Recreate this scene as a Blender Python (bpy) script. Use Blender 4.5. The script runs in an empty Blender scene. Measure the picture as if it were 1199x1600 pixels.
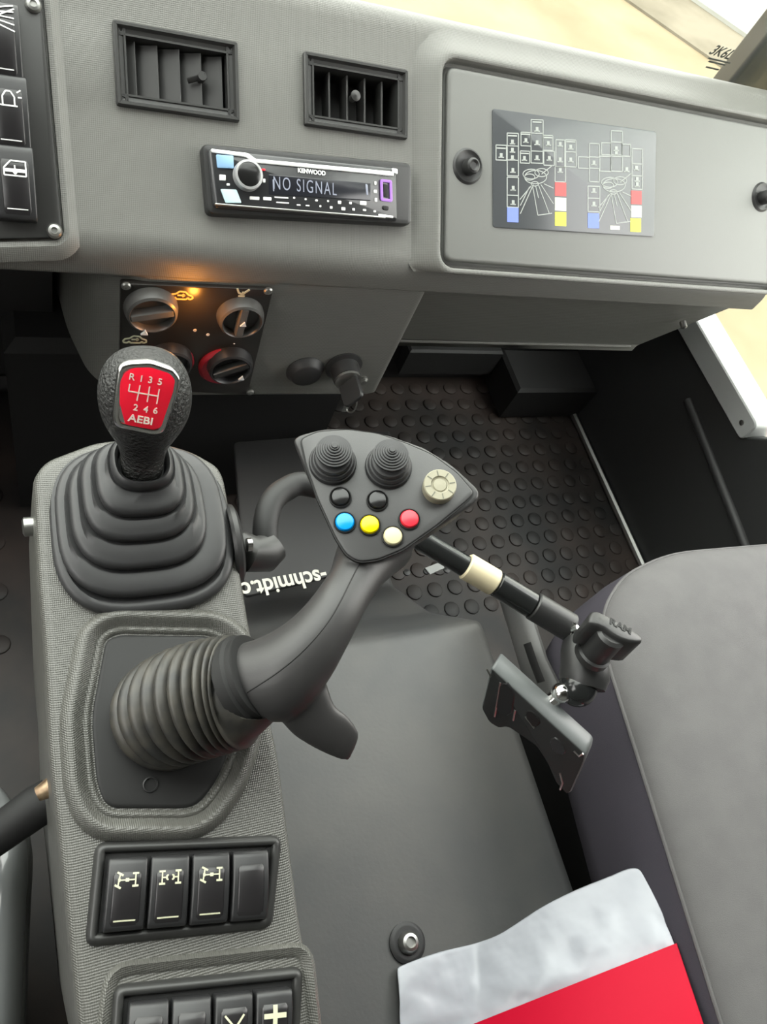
import bpy, bmesh, math, random
from mathutils import Vector as V, Matrix, noise
from mathutils.bvhtree import BVHTree
random.seed(4)
S = bpy.context.scene
COL = S.collection

# ------------------------------------------------------------------ camera
FPX, CX, CY = 1200.0, 599.5, 800.0
AX = V((2660, 204, -1200)).normalized()
AY = V((-724, 2383, -1200)); AY = (AY - AX * AX.dot(AY)).normalized()
AZ = AX.cross(AY)
CAM = V((0, 0, 1.0))
R3 = Matrix((AX, AY, AZ))                      # camera axes -> world axes
cd = bpy.data.cameras.new('camera'); cam = bpy.data.objects.new('camera', cd); COL.objects.link(cam)
cd.sensor_fit = 'VERTICAL'; cd.sensor_height = 36.0; cd.lens = FPX / 1600.0 * 36.0
cd.shift_x = 0.0; cd.clip_start = 0.01; cd.clip_end = 400
cam.matrix_world = Matrix.Translation(CAM) @ R3.to_4x4()
S.camera = cam

# ------------------------------------------------------------------ light
S.view_settings.view_transform = 'Standard'
S.view_settings.look = 'None'
S.view_settings.gamma = 1.0
S.view_settings.use_curve_mapping = False
S.view_settings.exposure = 1.3
W = bpy.data.worlds.new('sky'); S.world = W; W.use_nodes = True
nt = W.node_tree; nt.nodes.clear()
out = nt.nodes.new('ShaderNodeOutputWorld'); bg = nt.nodes.new('ShaderNodeBackground')
tc = nt.nodes.new('ShaderNodeTexCoord'); sp = nt.nodes.new('ShaderNodeSeparateXYZ')
rp_ = nt.nodes.new('ShaderNodeValToRGB')
nt.links.new(tc.outputs['Generated'], sp.inputs[0]); nt.links.new(sp.outputs['Z'], rp_.inputs[0])
rp_.color_ramp.elements[0].position = 0.0; rp_.color_ramp.elements[0].color = (1.0, 0.975, 0.91, 1)
rp_.color_ramp.elements[1].position = 0.8; rp_.color_ramp.elements[1].color = (0.98, 0.985, 0.96, 1)
nt.links.new(rp_.outputs[0], bg.inputs[0]); bg.inputs[1].default_value = 3.2
nt.links.new(bg.outputs[0], out.inputs[0])
sl = bpy.data.lights.new('sun', 'SUN'); so = bpy.data.objects.new('sun', sl); COL.objects.link(so)
sl.energy = .5; sl.angle = math.radians(3); sl.color = (1, 0.93, 0.8)
so.rotation_euler = V((-0.45, -0.35, 1.0)).to_track_quat('Z', 'Y').to_euler()

# ------------------------------------------------------------------ helpers
def ray(px, py): return R3 @ V(((px - CX) / FPX, (CY - py) / FPX, -1.0))
def at(px, py, d): return CAM + ray(px, py) * d
def hit(px, py, o, n):
    r = ray(px, py); return CAM + r * ((o - CAM).dot(n) / r.dot(n))
def hz_(px, py, z): return hit(px, py, V((0, 0, z)), V((0, 0, 1)))
def hy_(px, py, y): return hit(px, py, V((0, y, 0)), V((0, 1, 0)))
def hx_(px, py, x): return hit(px, py, V((x, 0, 0)), V((1, 0, 0)))

class Fr:
    def __init__(s, o, u, v):
        s.o = V(o); s.u = V(u).normalized(); v = V(v); s.v = (v - s.u * s.u.dot(v)).normalized(); s.n = s.u.cross(s.v)
    def p(s, a, b, h=0): return s.o + s.u * a + s.v * b + s.n * h
    def uv(s, px, py, h=0):
        q = hit(px, py, s.o + s.n * h, s.n) - s.o; return (q.dot(s.u), q.dot(s.v))
    def uvs(s, pts, h=0): return [s.uv(a, b, h) for a, b in pts]
    def mat(s): return Matrix((s.u, s.v, s.n)).transposed()
IDF = Fr((0, 0, 0), (1, 0, 0), (0, 1, 0))

def area(p): return 0.5 * sum(p[i][0] * p[(i + 1) % len(p)][1] - p[(i + 1) % len(p)][0] * p[i][1] for i in range(len(p)))
def ccw(p): return list(p) if area(p) > 0 else list(reversed(p))
def off(poly, d):
    """offset a ccw polygon outwards by d"""
    n = len(poly); r = []
    for i in range(n):
        a, b, c = V(poly[i - 1]), V(poly[i]), V(poly[(i + 1) % n])
        e1 = (b - a); e2 = (c - b)
        if e1.length < 1e-9: e1 = e2
        if e2.length < 1e-9: e2 = e1
        e1.normalize(); e2.normalize()
        n1 = V((e1.y, -e1.x)); n2 = V((e2.y, -e2.x)); m = n1 + n2
        if m.length < 1e-6: m = n1
        m.normalize(); k = d / max(0.45, m.dot(n1)); r.append((b.x + m.x * k, b.y + m.y * k))
    return r
def rpoly(pts, r, seg=5):
    pts = ccw(pts); n = len(pts); o = []
    for i in range(n):
        a, b, c = V(pts[i - 1]), V(pts[i]), V(pts[(i + 1) % n])
        d1 = (a - b); d2 = (c - b); rr = min(r, d1.length * .48, d2.length * .48)
        p, q = b + d1.normalized() * rr, b + d2.normalized() * rr
        for k in range(seg + 1):
            t = k / seg
            o.append(tuple(p * (1 - t) ** 2 + b * 2 * t * (1 - t) + q * t * t))
    return o
def rect(u0, v0, u1, v1): return [(u0, v0), (u1, v0), (u1, v1), (u0, v1)]
def smoothpoly(pts, it=2):
    pts = ccw(pts)
    for _ in range(it):
        o = []
        for i in range(len(pts)):
            a, b = pts[i], pts[(i + 1) % len(pts)]
            o.append((a[0] * .75 + b[0] * .25, a[1] * .75 + b[1] * .25)); o.append((a[0] * .25 + b[0] * .75, a[1] * .25 + b[1] * .75))
        pts = o
    return pts
def circ(cu, cv, r, n=32, rv=None): 
    rv = rv or r
    return [(cu + r * math.cos(2 * math.pi * k / n), cv + rv * math.sin(2 * math.pi * k / n)) for k in range(n)]

class MB:
    def __init__(s): s.v = []; s.f = []
    def add(s, pts): i = len(s.v); s.v += [V(p) for p in pts]; return i
    def loft(s, loops, cap0=True, cap1=True, closed=True):
        n = len(loops[0]); st = [s.add(l) for l in loops]
        for a, b in zip(st, st[1:]):
            for k in range(n if closed else n - 1):
                k2 = (k + 1) % n; s.f.append((a + k, a + k2, b + k2, b + k))
        if closed and cap0: s.f.append(tuple(st[0] + k for k in reversed(range(n))))
        if closed and cap1: s.f.append(tuple(st[-1] + k for k in range(n)))
        return s
    def prof(s, fr, poly, prof, cap0=True, cap1=True):
        """loops of a polygon offset by d at height h, for (d,h) in prof"""
        poly = ccw(poly)
        return s.loft([[fr.p(a, b, h) for a, b in (off(poly, d) if d else poly)] for d, h in prof], cap0, cap1)
    def slab(s, fr, poly, h0, h1, bev=0.001):
        return s.prof(fr, poly, [(0, h0), (0, h1 - bev), (-bev * .3, h1 - bev * .3), (-bev, h1)])
    def lathe(s, o, ax, prof, seg=32, ref=None):
        ax = V(ax).normalized(); ref = V(ref) if ref else (V((1, 0, 0)) if abs(ax.x) < .8 else V((0, 1, 0)))
        u = (ref - ax * ref.dot(ax)).normalized(); w = ax.cross(u); o = V(o)
        return s.loft([[o + ax * h + (u * math.cos(2 * math.pi * k / seg) + w * math.sin(2 * math.pi * k / seg)) * max(r, 1e-5) for k in range(seg)] for r, h in prof])
    def tube(s, pts, rad, seg=12, up=None, flat=1.0, cap=True):
        pts = [V(p) for p in pts]; n = len(pts)
        rad = rad if isinstance(rad, (list, tuple)) else [rad] * n
        u = None; loops = []
        for i, p in enumerate(pts):
            t = (pts[min(i + 1, n - 1)] - pts[max(i - 1, 0)]).normalized()
            if u is None:
                u = V(up) if up else (V((0, 0, 1)) if abs(t.z) < .9 else V((1, 0, 0)))
            u = (u - t * u.dot(t)).normalized(); w = t.cross(u)
            r = rad[i]; ra, rb = (r if isinstance(r, tuple) else (r, r * flat))
            loops.append([p + u * ra * math.cos(2 * math.pi * k / seg) + w * rb * math.sin(2 * math.pi * k / seg) for k in range(seg)])
        return s.loft(loops, cap, cap)
    def box(s, fr, u0, v0, h0, u1, v1, h1, bev=0.0):
        if bev: return s.prof(fr, rect(u0, v0, u1, v1), [(-bev, h0), (0, h0 + bev), (0, h1 - bev), (-bev, h1)])
        return s.prof(fr, rect(u0, v0, u1, v1), [(0, h0), (0, h1)])
    def seg2(s, fr, a, b, w, h0, h1):
        a = V(a); b = V(b); d = (b - a)
        if d.length < 1e-9: return s
        d.normalize(); m = V((-d.y, d.x)) * w * .5
        return s.prof(fr, [tuple(a - m), tuple(b - m), tuple(b + m), tuple(a + m)], [(0, h0), (0, h1)])
    def build(s, name, mat, parent=None, org=None, ang=38, bevel=None):
        me = bpy.data.meshes.new(name); org = V(org) if org is not None else V((0, 0, 0))
        me.from_pydata([p - org for p in s.v], [], s.f)
        bm = bmesh.new(); bm.from_mesh(me)
        bmesh.ops.remove_doubles(bm, verts=bm.verts, dist=1e-6)
        bmesh.ops.recalc_face_normals(bm, faces=bm.faces)
        ca = math.radians(ang)
        for f in bm.faces: f.smooth = True
        for e in bm.edges:
            if len(e.link_faces) == 2: e.smooth = e.calc_face_angle(0) < ca
        bm.to_mesh(me); bm.free()
        me.materials.append(mat)
        o = bpy.data.objects.new(name, me); COL.objects.link(o)
        if parent is not None: o.parent = parent
        else: o.location = org
        if bevel:
            m = o.modifiers.new('b', 'BEVEL'); m.width = bevel; m.segments = 3; m.limit_method = 'ANGLE'; m.harden_normals = True
        return o

def tag(o, label, cat, group=None):
    o['label'] = label; o['category'] = cat
    if group: o['group'] = group
    return o
def thing(name, loc, label, cat, group=None):
    o = bpy.data.objects.new(name, None); COL.objects.link(o); o.location = loc; o.empty_display_size = .02
    return tag(o, label, cat, group)
def orient(e, fr): e.rotation_euler = fr.mat().to_euler(); e.location = fr.o; return e
def struct(o): o['kind'] = 'structure'; return o
def bez(pts, n=24):
    """catmull-rom through points"""
    P = [V(p) for p in pts]; P = [P[0] * 2 - P[1]] + P + [P[-1] * 2 - P[-2]]; o = []
    m = len(P) - 3
    for i in range(m):
        for k in range(n if i < m - 1 else n + 1):
            t = k / n; a, b, c, d = P[i:i + 4]
            o.append(.5 * ((2 * b) + (c - a) * t + (2 * a - 5 * b + 4 * c - d) * t * t + (3 * b - a - 3 * c + d) * t ** 3))
    return o
def evalmesh(o):
    bpy.context.view_layer.update()
    dg = bpy.context.evaluated_depsgraph_get()
    return bpy.data.meshes.new_from_object(o.evaluated_get(dg))
def text(name, body, fr, u, v, h, size, mat, parent, org, sx=1.0, bold=0.0, rot=0.0, ext=.00015, align='CENTER', space=1.0):
    c = bpy.data.curves.new(name, 'FONT'); c.body = body; c.size = size; c.extrude = ext; c.offset = bold
    c.align_x = align; c.align_y = 'CENTER'; c.space_character = space; c.materials.append(mat)
    o = bpy.data.objects.new(name, c); COL.objects.link(o); me = evalmesh(o); bpy.data.objects.remove(o)
    me.name = name; o = bpy.data.objects.new(name, me); COL.objects.link(o); o.parent = parent
    m = fr.mat().to_4x4() @ Matrix.Rotation(rot, 4, 'Z') @ Matrix.Diagonal((sx, 1, 1, 1))
    o.matrix_local = Matrix.Translation(fr.p(u, v, h) - V(org)) @ m
    return o
def evalmesh(o):
    bpy.context.view_layer.update()
    dg = bpy.context.evaluated_depsgraph_get()
    return bpy.data.meshes.new_from_object(o.evaluated_get(dg))
def bvh_of(o, org):
    me = evalmesh(o); org = V(org)
    t = BVHTree.FromPolygons([v.co + org for v in me.vertices], [tuple(p.vertices) for p in me.polygons])
    bpy.data.meshes.remove(me); return t
def snap(tree, px, py):
    d = ray(px, py).normalized(); r = tree.ray_cast(CAM, d); return r[0], r[1]

# ------------------------------------------------------------------ materials
def mat(name, col, rough=.5, metal=0.0, spec=.5, emit=None, es=1.0, trans=0.0, coat=0.0):
    m = bpy.data.materials.new(name); m.use_nodes = True; b = m.node_tree.nodes['Principled BSDF']
    b.inputs['Base Color'].default_value = (*col, 1); b.inputs['Roughness'].default_value = rough
    b.inputs['Metallic'].default_value = metal; b.inputs['Specular IOR Level'].default_value = spec
    b.inputs['Coat Weight'].default_value = coat
    if emit: b.inputs['Emission Color'].default_value = (*emit, 1); b.inputs['Emission Strength'].default_value = es
    return m
def nodes(m): return m.node_tree, m.node_tree.nodes['Principled BSDF']
def bump(m, hsock, strength, dist):
    t, b = nodes(m); n = t.nodes.new('ShaderNodeBump'); n.inputs['Strength'].default_value = strength; n.inputs['Distance'].default_value = dist
    t.links.new(hsock, n.inputs['Height']); t.links.new(n.outputs[0], b.inputs['Normal'])
def noise_tex(m, scale, detail=4, space='Object'):
    t, b = nodes(m); c = t.nodes.new('ShaderNodeTexCoord'); n = t.nodes.new('ShaderNodeTexNoise')
    n.inputs['Scale'].default_value = scale; n.inputs['Detail'].default_value = detail
    t.links.new(c.outputs[space], n.inputs['Vector']); return n
def noisy(m, c1, c2, scale, lo=.35, hi=.65, detail=5):
    t, b = nodes(m); n = noise_tex(m, scale, detail); r = t.nodes.new('ShaderNodeValToRGB')
    r.color_ramp.elements[0].position = lo; r.color_ramp.elements[0].color = (*c1, 1)
    r.color_ramp.elements[1].position = hi; r.color_ramp.elements[1].color = (*c2, 1)
    t.links.new(n.outputs[0], r.inputs[0]); t.links.new(r.outputs[0], b.inputs['Base Color']); return m
def grained(m, pitch, strength, dist):
    """moulded diamond grain of the cab plastics"""
    t, b = nodes(m); L = t.links.new
    c = t.nodes.new('ShaderNodeTexCoord'); out = []
    for vec in ((1, .75, .66), (1, -.75, -.66)):
        d = t.nodes.new('ShaderNodeVectorMath'); d.operation = 'DOT_PRODUCT'; d.inputs[1].default_value = vec
        L(c.outputs['Object'], d.inputs[0])
        k = t.nodes.new('ShaderNodeMath'); k.operation = 'MULTIPLY'; k.inputs[1].default_value = 2 * math.pi / pitch; L(d.outputs['Value'], k.inputs[0])
        s_ = t.nodes.new('ShaderNodeMath'); s_.operation = 'SINE'; L(k.outputs[0], s_.inputs[0]); out.append(s_)
    a = t.nodes.new('ShaderNodeMath'); a.operation = 'MULTIPLY'; L(out[0].outputs[0], a.inputs[0]); L(out[1].outputs[0], a.inputs[1])
    bump(m, a.outputs[0], strength, dist); return m
def leathery(m, scale, strength, dist):
    n = noise_tex(m, scale, 6); bump(m, n.outputs[0], strength, dist); return m

M = {}
M['dash'] = grained(mat('dash_plastic', (.14, .14, .128), .46), .0030, .3, .0004)
M['console'] = grained(mat('console_plastic', (.095, .094, .085), .33), .0021, .4, .0004)
M['lid'] = leathery(mat('lid_plastic', (.155, .157, .148), .5), 900, .12, .0004)
M['black'] = leathery(mat('black_plastic', (.022, .022, .022), .42), 700, .1, .0003)
M['switch'] = mat('switch_plastic', (.02, .02, .021), .38)
M['lens'] = mat('switch_lens', (.016, .015, .016), .3)
M['frame'] = mat('frame_plastic', (.026, .026, .025), .42)
M['rubber'] = leathery(mat('rubber', (.028, .028, .029), .5), 300, .1, .0004)
M['boot'] = leathery(mat('boot_rubber', (.03, .03, .031), .46), 120, .08, .001)
M['bellows'] = noisy(mat('bellows_rubber', (.03, .03, .03), .45), (.024, .024, .023), (.05, .046, .038), 90)
M['grip'] = leathery(mat('grip_plastic', (.034, .033, .033), .46), 1200, .12, .0003)
M['face'] = leathery(mat('face_plastic', (.05, .05, .05), .45), 1400, .15, .0003)
M['knob'] = leathery(mat('leather_knob', (.024, .024, .023), .27), 520, 1.0, .0030)
M['chrome'] = mat('bright_metal', (.75, .75, .73), .18, 1.0)
M['steel'] = mat('dull_steel', (.42, .42, .4), .38, 1.0)
M['silver'] = mat('silver_trim', (.72, .73, .72), .35, .15)
M['red'] = mat('red_badge', (.92, .008, .035), .35, coat=.3)
M['white'] = mat('white_print', (.82, .82, .8), .5)
M['cream_print'] = mat('cream_print', (.52, .52, .37), .5)
M['grip_bolt'] = mat('bolt_grey', (.12, .12, .115), .4)
M['bluebtn'] = mat('blue_button', (.0, .27, .75), .25)
M['yelbtn'] = mat('yellow_button', (.85, .68, .0), .25)
M['redbtn'] = mat('red_button', (.75, .03, .05), .25)
M['creambtn'] = mat('cream_button', (.55, .50, .31), .35)
M['blkbtn'] = mat('black_button', (.012, .012, .012), .18)
M['dial'] = mat('beige_dial', (.28, .265, .19), .45)
M['seam'] = mat('dark_seam', (.006, .006, .006), .7)
M['cream'] = mat('cream_sleeve', (.62, .54, .36), .5)
M['floor'] = noisy(mat('floor_rubber', (.03, .03, .03), .55), (.015, .015, .015), (.052, .038, .032), 7)
M['mat'] = leathery(noisy(mat('tunnel_mat', (.07, .07, .07), .5), (.062, .063, .064), (.085, .083, .08), 9), 260, .15, .0008)
M['seat'] = leathery(noisy(mat('seat_cloth', (.1, .1, .105), .85, spec=.2), (.118, .114, .115), (.130, .126, .126), 40), 1500, .4, .0006)
M['seatside'] = leathery(mat('seat_cloth_shaded', (.060, .055, .068), .85, spec=.2), 1500, .4, .0006)  # purplish seat cloth with the shade of the side mixed into its colour
M['dark'] = mat('dark_panel', (.024, .024, .024), .55)
M['door'] = leathery(mat('door_plastic', (.034, .035, .035), .5), 500, .1, .0004)
M['paint'] = mat('grey_paint', (.44, .455, .445), .4)
M['folder'] = mat('red_folder', (.50, .0, .022), .55, spec=.18)
M['roof'] = mat('headliner', (.06, .06, .058), .8)
M['gloss'] = mat('gloss_black', (.015, .016, .016), .18)
M['alu'] = mat('grey_plate', (.11, .118, .118), .42)
M['orange'] = mat('orange_lamp', (.5, .2, .03), .5, emit=(1, .42, .08), es=.3)
M['lcd'] = mat('display_glow', (.1, .1, .12), .4, emit=(.62, .7, .85), es=.2)
M['usb'] = mat('usb_glow', (.2, .1, .3), .4, emit=(.55, .25, .85), es=.22)
M['ltblue'] = mat('lit_blue_key', (.25, .42, .62), .3, emit=(.3, .5, .8), es=.05)
M['ltcyan'] = mat('pale_blue_key', (.5, .66, .7), .3, emit=(.4, .6, .65), es=.05)
M['radio'] = mat('radio_face', (.035, .036, .038), .25)
M['redring'] = mat('red_ring', (.3, .015, .03), .4)
M['brass'] = noisy(mat('brass', (.35, .24, .12), .4, .7), (.16, .1, .06), (.5, .38, .24), 90)
M['decal'] = mat('decal_plate', (.075, .08, .085), .2)
M['decline'] = mat('decal_line', (.34, .36, .34), .5)
M['decred'] = mat('decal_red', (.6, .07, .07), .5); M['decyel'] = mat('decal_yellow', (.72, .68, .05), .5)
M['decblu'] = mat('decal_blue', (.14, .2, .6), .5); M['decwht'] = mat('decal_white', (.68, .67, .58), .5)

def glass():
    m = bpy.data.materials.new('window_glass'); m.use_nodes = True; t = m.node_tree; t.nodes.clear()
    o = t.nodes.new('ShaderNodeOutputMaterial'); mx = t.nodes.new('ShaderNodeMixShader'); f = t.nodes.new('ShaderNodeLayerWeight'); pw_ = t.nodes.new('ShaderNodeMath'); pw_.operation = 'POWER'; pw_.inputs[1].default_value = 5; ad = t.nodes.new('ShaderNodeMath'); ad.operation = 'MULTIPLY_ADD'; ad.inputs[1].default_value = .9; ad.inputs[2].default_value = .03; f.inputs[0].default_value = .5
    a = t.nodes.new('ShaderNodeBsdfTransparent'); b = t.nodes.new('ShaderNodeBsdfGlossy')
    a.inputs[0].default_value = (.93, .95, .93, 1); b.inputs['Roughness'].default_value = .02; 
    t.links.new(f.outputs['Facing'], pw_.inputs[0]); t.links.new(pw_.outputs[0], ad.inputs[0]); t.links.new(ad.outputs[0], mx.inputs[0]); t.links.new(a.outputs[0], mx.inputs[1]); t.links.new(b.outputs[0], mx.inputs[2]); t.links.new(mx.outputs[0], o.inputs[0])
    return m
M['glass'] = glass()
def sleeve_mat():
    m = mat('white_sleeve', (.42, .435, .48), .28); n = noise_tex(m, 17, 3); bump(m, n.outputs[0], .8, .006); return m
M['sleeve'] = sleeve_mat()

# ------------------------------------------------------------------ frames of the place
D = Fr(at(470, 290, .68), (1, 0, 0), (0, .777, .63))          # sloping dash face
dz = lambda y: D.o.z + (y - D.o.y) * (.63 / .777)
P = Fr((0, .5142, .45), (1, 0, 0), (0, 0, 1))                    # upright centre panel
K = Fr((.048, .035, .545), (1, 0, 0), (0, .994, .106))          # console top
ZM = .28                                                        # tunnel mat height

# ------------------------------------------------------------------ setting: ground, cab shell
G = bpy.data.materials.new('ground'); G.use_nodes = True
noisy(G, (.150, .118, .074), (.205, .170, .115), 1.8, .3, .7); nodes(G)[1].inputs['Roughness'].default_value = .95; nodes(G)[1].inputs['Specular IOR Level'].default_value = .05
m = MB(); m.box(IDF, -40, -40, -1.0, 60, 60, -.9); struct(m.build('ground', G))
gd = bpy.data.materials.new('dirt'); gd.use_nodes = True; nodes(gd)[1].inputs['Specular IOR Level'].default_value = .05; nodes(gd)[1].inputs['Roughness'].default_value = .95; noisy(gd, (.105, .092, .068), (.15, .132, .10), 2.5)
a, b, c, d = hz_(980, -2, -.885), hz_(1157, 122, -.885), hz_(1215, 50, -.885), hz_(1105, -4, -.885)
def strip(nm, p, q, w0, w1, z0, z1, mt):
    e = (q - p); e.z = 0; e.normalize(); nn = V((-e.y, e.x, 0))
    if nn.x + nn.y < 0: nn = -nn
    mm = MB(); A = p - e * 6; B = q + e * 8
    mm.loft([[V((x.x, x.y, z)) for x in (A + nn * w0, B + nn * w0, B + nn * w1, A + nn * w1)] for z in (z0, z1)])
    return struct(mm.build(nm, mt))
nn_ = lambda: None
wdt = (hz_(1130, 35, -.885) - (a + b) * .5); ee = (b - a).normalized(); wdt = abs((wdt - ee * wdt.dot(ee)).length)
strip('road_dirt', a, b, 0, wdt, -.905, -.885, gd)
strip('pavement', a, b, wdt, wdt + 14, -.905, -.86, noisy(mat('pale_paving', (.8, .8, .76), .9, spec=.05), (.2, .2, .18), (.26, .26, .24), 3))

# floor with raised coin studs
m = MB(); m.box(IDF, -.9, -.9, -.04, 1.0, .83, 0)
p_ = .036
for i in range(-14, 27):
    for j in range(10, 23):
        x, y = i * p_ + (j % 2) * p_ / 2, j * p_
        if -.05 < x < .24 or x > .97 or y > .8: continue
        m.lathe((x, y, 0), (0, 0, 1), [(.0135, -.001), (.0125, .0022), (.0105, .003), (.0001, .003)], 12)
struct(m.build('floor', M['floor']))
m = MB(); m.box(IDF, -.9, .82, 0, 1.02, .86, .54)
m.box(IDF, .80, .72, 0, .98, .82, .085, .006); m.box(IDF, .60, .795, .035, .79, .82, .1, .004)
struct(m.build('wall_front', M['dark']))
m = MB(); m.box(IDF, -1.1, -.94, 0, 1.02, -.9, 1.75); struct(m.build('wall_back', M['roof']))
m = MB(); m.box(IDF, -1.0, -.94, 1.75, 1.05, .30, 1.79); struct(m.build('ceiling', M['roof']))
m = MB(); m.box(IDF, -.94, -.9, 0, -.9, .86, .75); m.box(IDF, -.94, -.9, 1.55, -.9, .5, 1.75); m.box(IDF, -.94, -.9, .75, -.9, -.3, 1.55); m.box(IDF, -.94, -.3, .75, -.9, .15, .9); m.box(IDF, -.94, .15, .75, -.9, .45, 1.22); struct(m.build('wall_left', M['roof']))

# door with its low kerb window
X0, X1 = .98, 1.02
DR = Fr((X0, 0, 0), (0, -1, 0), (0, 0, 1))      # u towards the back, v up, n towards +x? (checked below)
def dpoly(pts): return [(-y, z) for y, z in pts]
m = MB()
door = thing('door_1', (X0, .4, 0), 'black inner door panel beside the passenger footwell with a low kerb window', 'door'); struct(door)
do = (X0, .4, 0)
SG = 1 if DR.n.x > 0 else -1
opening_y0, opening_y1, sill_z = .43, .70, .300
m.prof(DR, rpoly(dpoly([(-.9, -.02), (.86, -.02), (.86, sill_z), (.46, sill_z), (.425, .345), (.415, .55), (-.9, .55)]), .012), [(0, 0), (0, SG * .04)])
m.box(DR, -.86, sill_z - .05, 0, -.745, 1.6, SG * .04)
m.box(DR, -.02, .5, 0, .9, 1.62, SG * .04)
m.box(DR, -.86, 1.5, 0, .9, 1.75, SG * .04)
m.build('door_panel', M['door'], door, do, bevel=.004)
m = MB()
rib = [hx_(1075, 625, X0), hx_(1110, 712, X0), hx_(1155, 825, X0), hx_(1185, 905, X0)]
m.tube(rib, .008, 10); m.build('door_rib', M['door'], door, do)
m = MB(); m.prof(DR, rpoly(dpoly([(.455, .297), (.70, .297), (.70, .335), (.455, .335)]), .012), [(-.002, -SG * .006), (0, -SG * .004), (0, SG * .04), (0, SG * .045)])
sill = m.build('window_sill', M['paint'], door, do); sill['label'] = 'light grey painted strip below the low kerb window'
m = MB(); m.lathe(hx_(1160, 660, X0 - .006), (-1, 0, 0), [(.004, 0), (.004, .002), (.0001, .003)], 12); m.build('screw', M['steel'], sill, do)
m = MB(); m.box(DR, -.75, .335, SG * .018, -.40, 1.52, SG * .022); struct(m.build('window_2', M['glass']))
m = MB()
th = [hz_(880, 610, .006), hz_(990, 850, .006)]; m.tube([V((X0 - .008, .83, .006)), V((X0 - .008, -.3, .006))], .007, 8)
tr = tag(m.build('threshold_strip', M['steel'], None, (X0, .4, 0)), 'thin bright metal strip along the footwell floor beside the door', 'trim strip'); struct(tr)
for i, (bx, by) in enumerate([(896, 628), (910, 662), (925, 697), (940, 731), (955, 768), (964, 800), (972, 828)]):
    c = hx_(bx + 4, by, X0); m = MB(); m.lathe((0, 0, 0), (-1, 0, 0), [(.0065, -.002), (.0065, .001), (.0045, .003), (.0001, .0036)], 14)
    o = m.build('bolt', M['grip_bolt'], door, c); o.location = c - V(do)

# windscreen and pillar
WS = Fr((.3, .752, .6), (1, 0, 0), (0, -.36, 1))
m = MB(); m.box(WS, -1.2, 0, 0, .72, 1.22, .006); struct(m.build('window_1', M['glass'])); ws = bpy.data.objects['window_1']
dk = mat('glass_print', (.03, .03, .025), .6)
u, v = WS.uv(1131, 92, .007); text('glass_mark', '3K6L', WS, u, v, -.0006, .019, dk, ws, (0, 0, 0), sx=.8, bold=.0003, rot=math.radians(-3), ext=.0001)
for py, w_ in ((104, .034), (108, .026), (116, .02)):
    u, v = WS.uv(1130 - (py - 100) * .9, py, .007); m = MB(); m.box(WS, u - w_ / 2, v - .001, -.0008, u + w_ / 2, v + .001, -.0003); m.build('glass_mark_line', dk, ws)
pl = hit(1147, 122, WS.o - WS.n * .03, WS.n); pt = hit(1199, 58, WS.o - WS.n * .03, WS.n); dp_ = (pt - pl).normalized()
m = MB(); e_ = []
for t in (-.10, 1.12):
    q = pl + dp_ * t; e_.append([q, q + V((.13, 0, 0)), q + V((.15, .05, .0)), q + V((.02, .05, .0))])
m.loft(e_)
struct(m.build('trim_1', M['black'], bevel=.008))

# ------------------------------------------------------------------ dashboard
dash = thing('dashboard', (.3, .6, .36), 'grey moulded plastic dashboard running under the windscreen', 'dashboard')
dg = V((.3, .6, .36))
def sweep(mb, prof, x0, x1, n=1):
    mb.loft([[V((x0 + (x1 - x0) * k / n, y, z)) for y, z in prof] for k in range(n + 1)])
def arc(c, r, a0, a1, n=8): return [(c[0] + r * math.cos(math.radians(a0 + (a1 - a0) * k / n)), c[1] + r * math.sin(math.radians(a0 + (a1 - a0) * k / n))) for k in range(n + 1)]
def filletprof(pts, rs, seg=7):
    n = len(pts); o = []
    for i in range(n):
        a, b, c = V(pts[i - 1]), V(pts[i]), V(pts[(i + 1) % n]); r = rs[i]
        if r == 0: o.append(tuple(b)); continue
        d1, d2 = a - b, c - b; rr = min(r, d1.length * .49, d2.length * .49); p, q = b + d1.normalized() * rr, b + d2.normalized() * rr
        for k in range(seg + 1):
            t = k / seg; o.append(tuple(p * (1 - t) ** 2 + b * 2 * t * (1 - t) + q * t * t))
    return o
yt = .697
m = MB(); sweep(m, filletprof([(.80, .50), (.745, .60), (yt, dz(yt)), (.5130, dz(.513)), (.5135, .505), (.60, .48), (.80, .48)], [0, .02, .030, .024, .004, .01, 0]), -.55, .830)
upper = m.build('upper_shell', M['dash'], dash, dg, ang=50)
pod = [(.02, .80), (.042, .60), (.058, .540), (.085, .5142), (.371, .5142), (.376, .528), (.376, .80)]
pod = rpoly(pod, .018, 6)
m = MB(); zf = Fr((0, 0, 0), (1, 0, 0), (0, 1, 0))
m.prof(zf, pod, [(-.02, .332), (-.006, .335), (0, .344), (0, .51), (-.002, .528)])
m.build('centre_panel', M['dash'], dash, dg, ang=60).modifiers.new('w', 'WEIGHTED_NORMAL').weight = 100
m = MB(); sweep(m, filletprof([(.516, .530), (.520, .515), (.572, .372), (.570, .362), (.80, .362), (.80, .50), (.56, .5)], [0, .006, .004, .003, 0, 0, 0]), .366, .822)
m.v = [V((p.x - max(0, .525 - p.z) * .30, p.y, p.z)) if p.x > .6 else p for p in m.v]
m.build('lower_shell', M['dash'], dash, dg, ang=50).modifiers.new('w', 'WEIGHTED_NORMAL').weight = 100
m = MB(); m.tube([V((.40, .572, .371)), V((.765, .572, .371))], .0025, 8); m.build('lower_lip', M['dash'], dash, dg)
m = MB(); sweep(m, [(.60, .50), (.66, .20), (.80, .12), (.80, .50)], -.55, .03); m.build('knee_panel', M['dark'], dash, dg)
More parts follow.
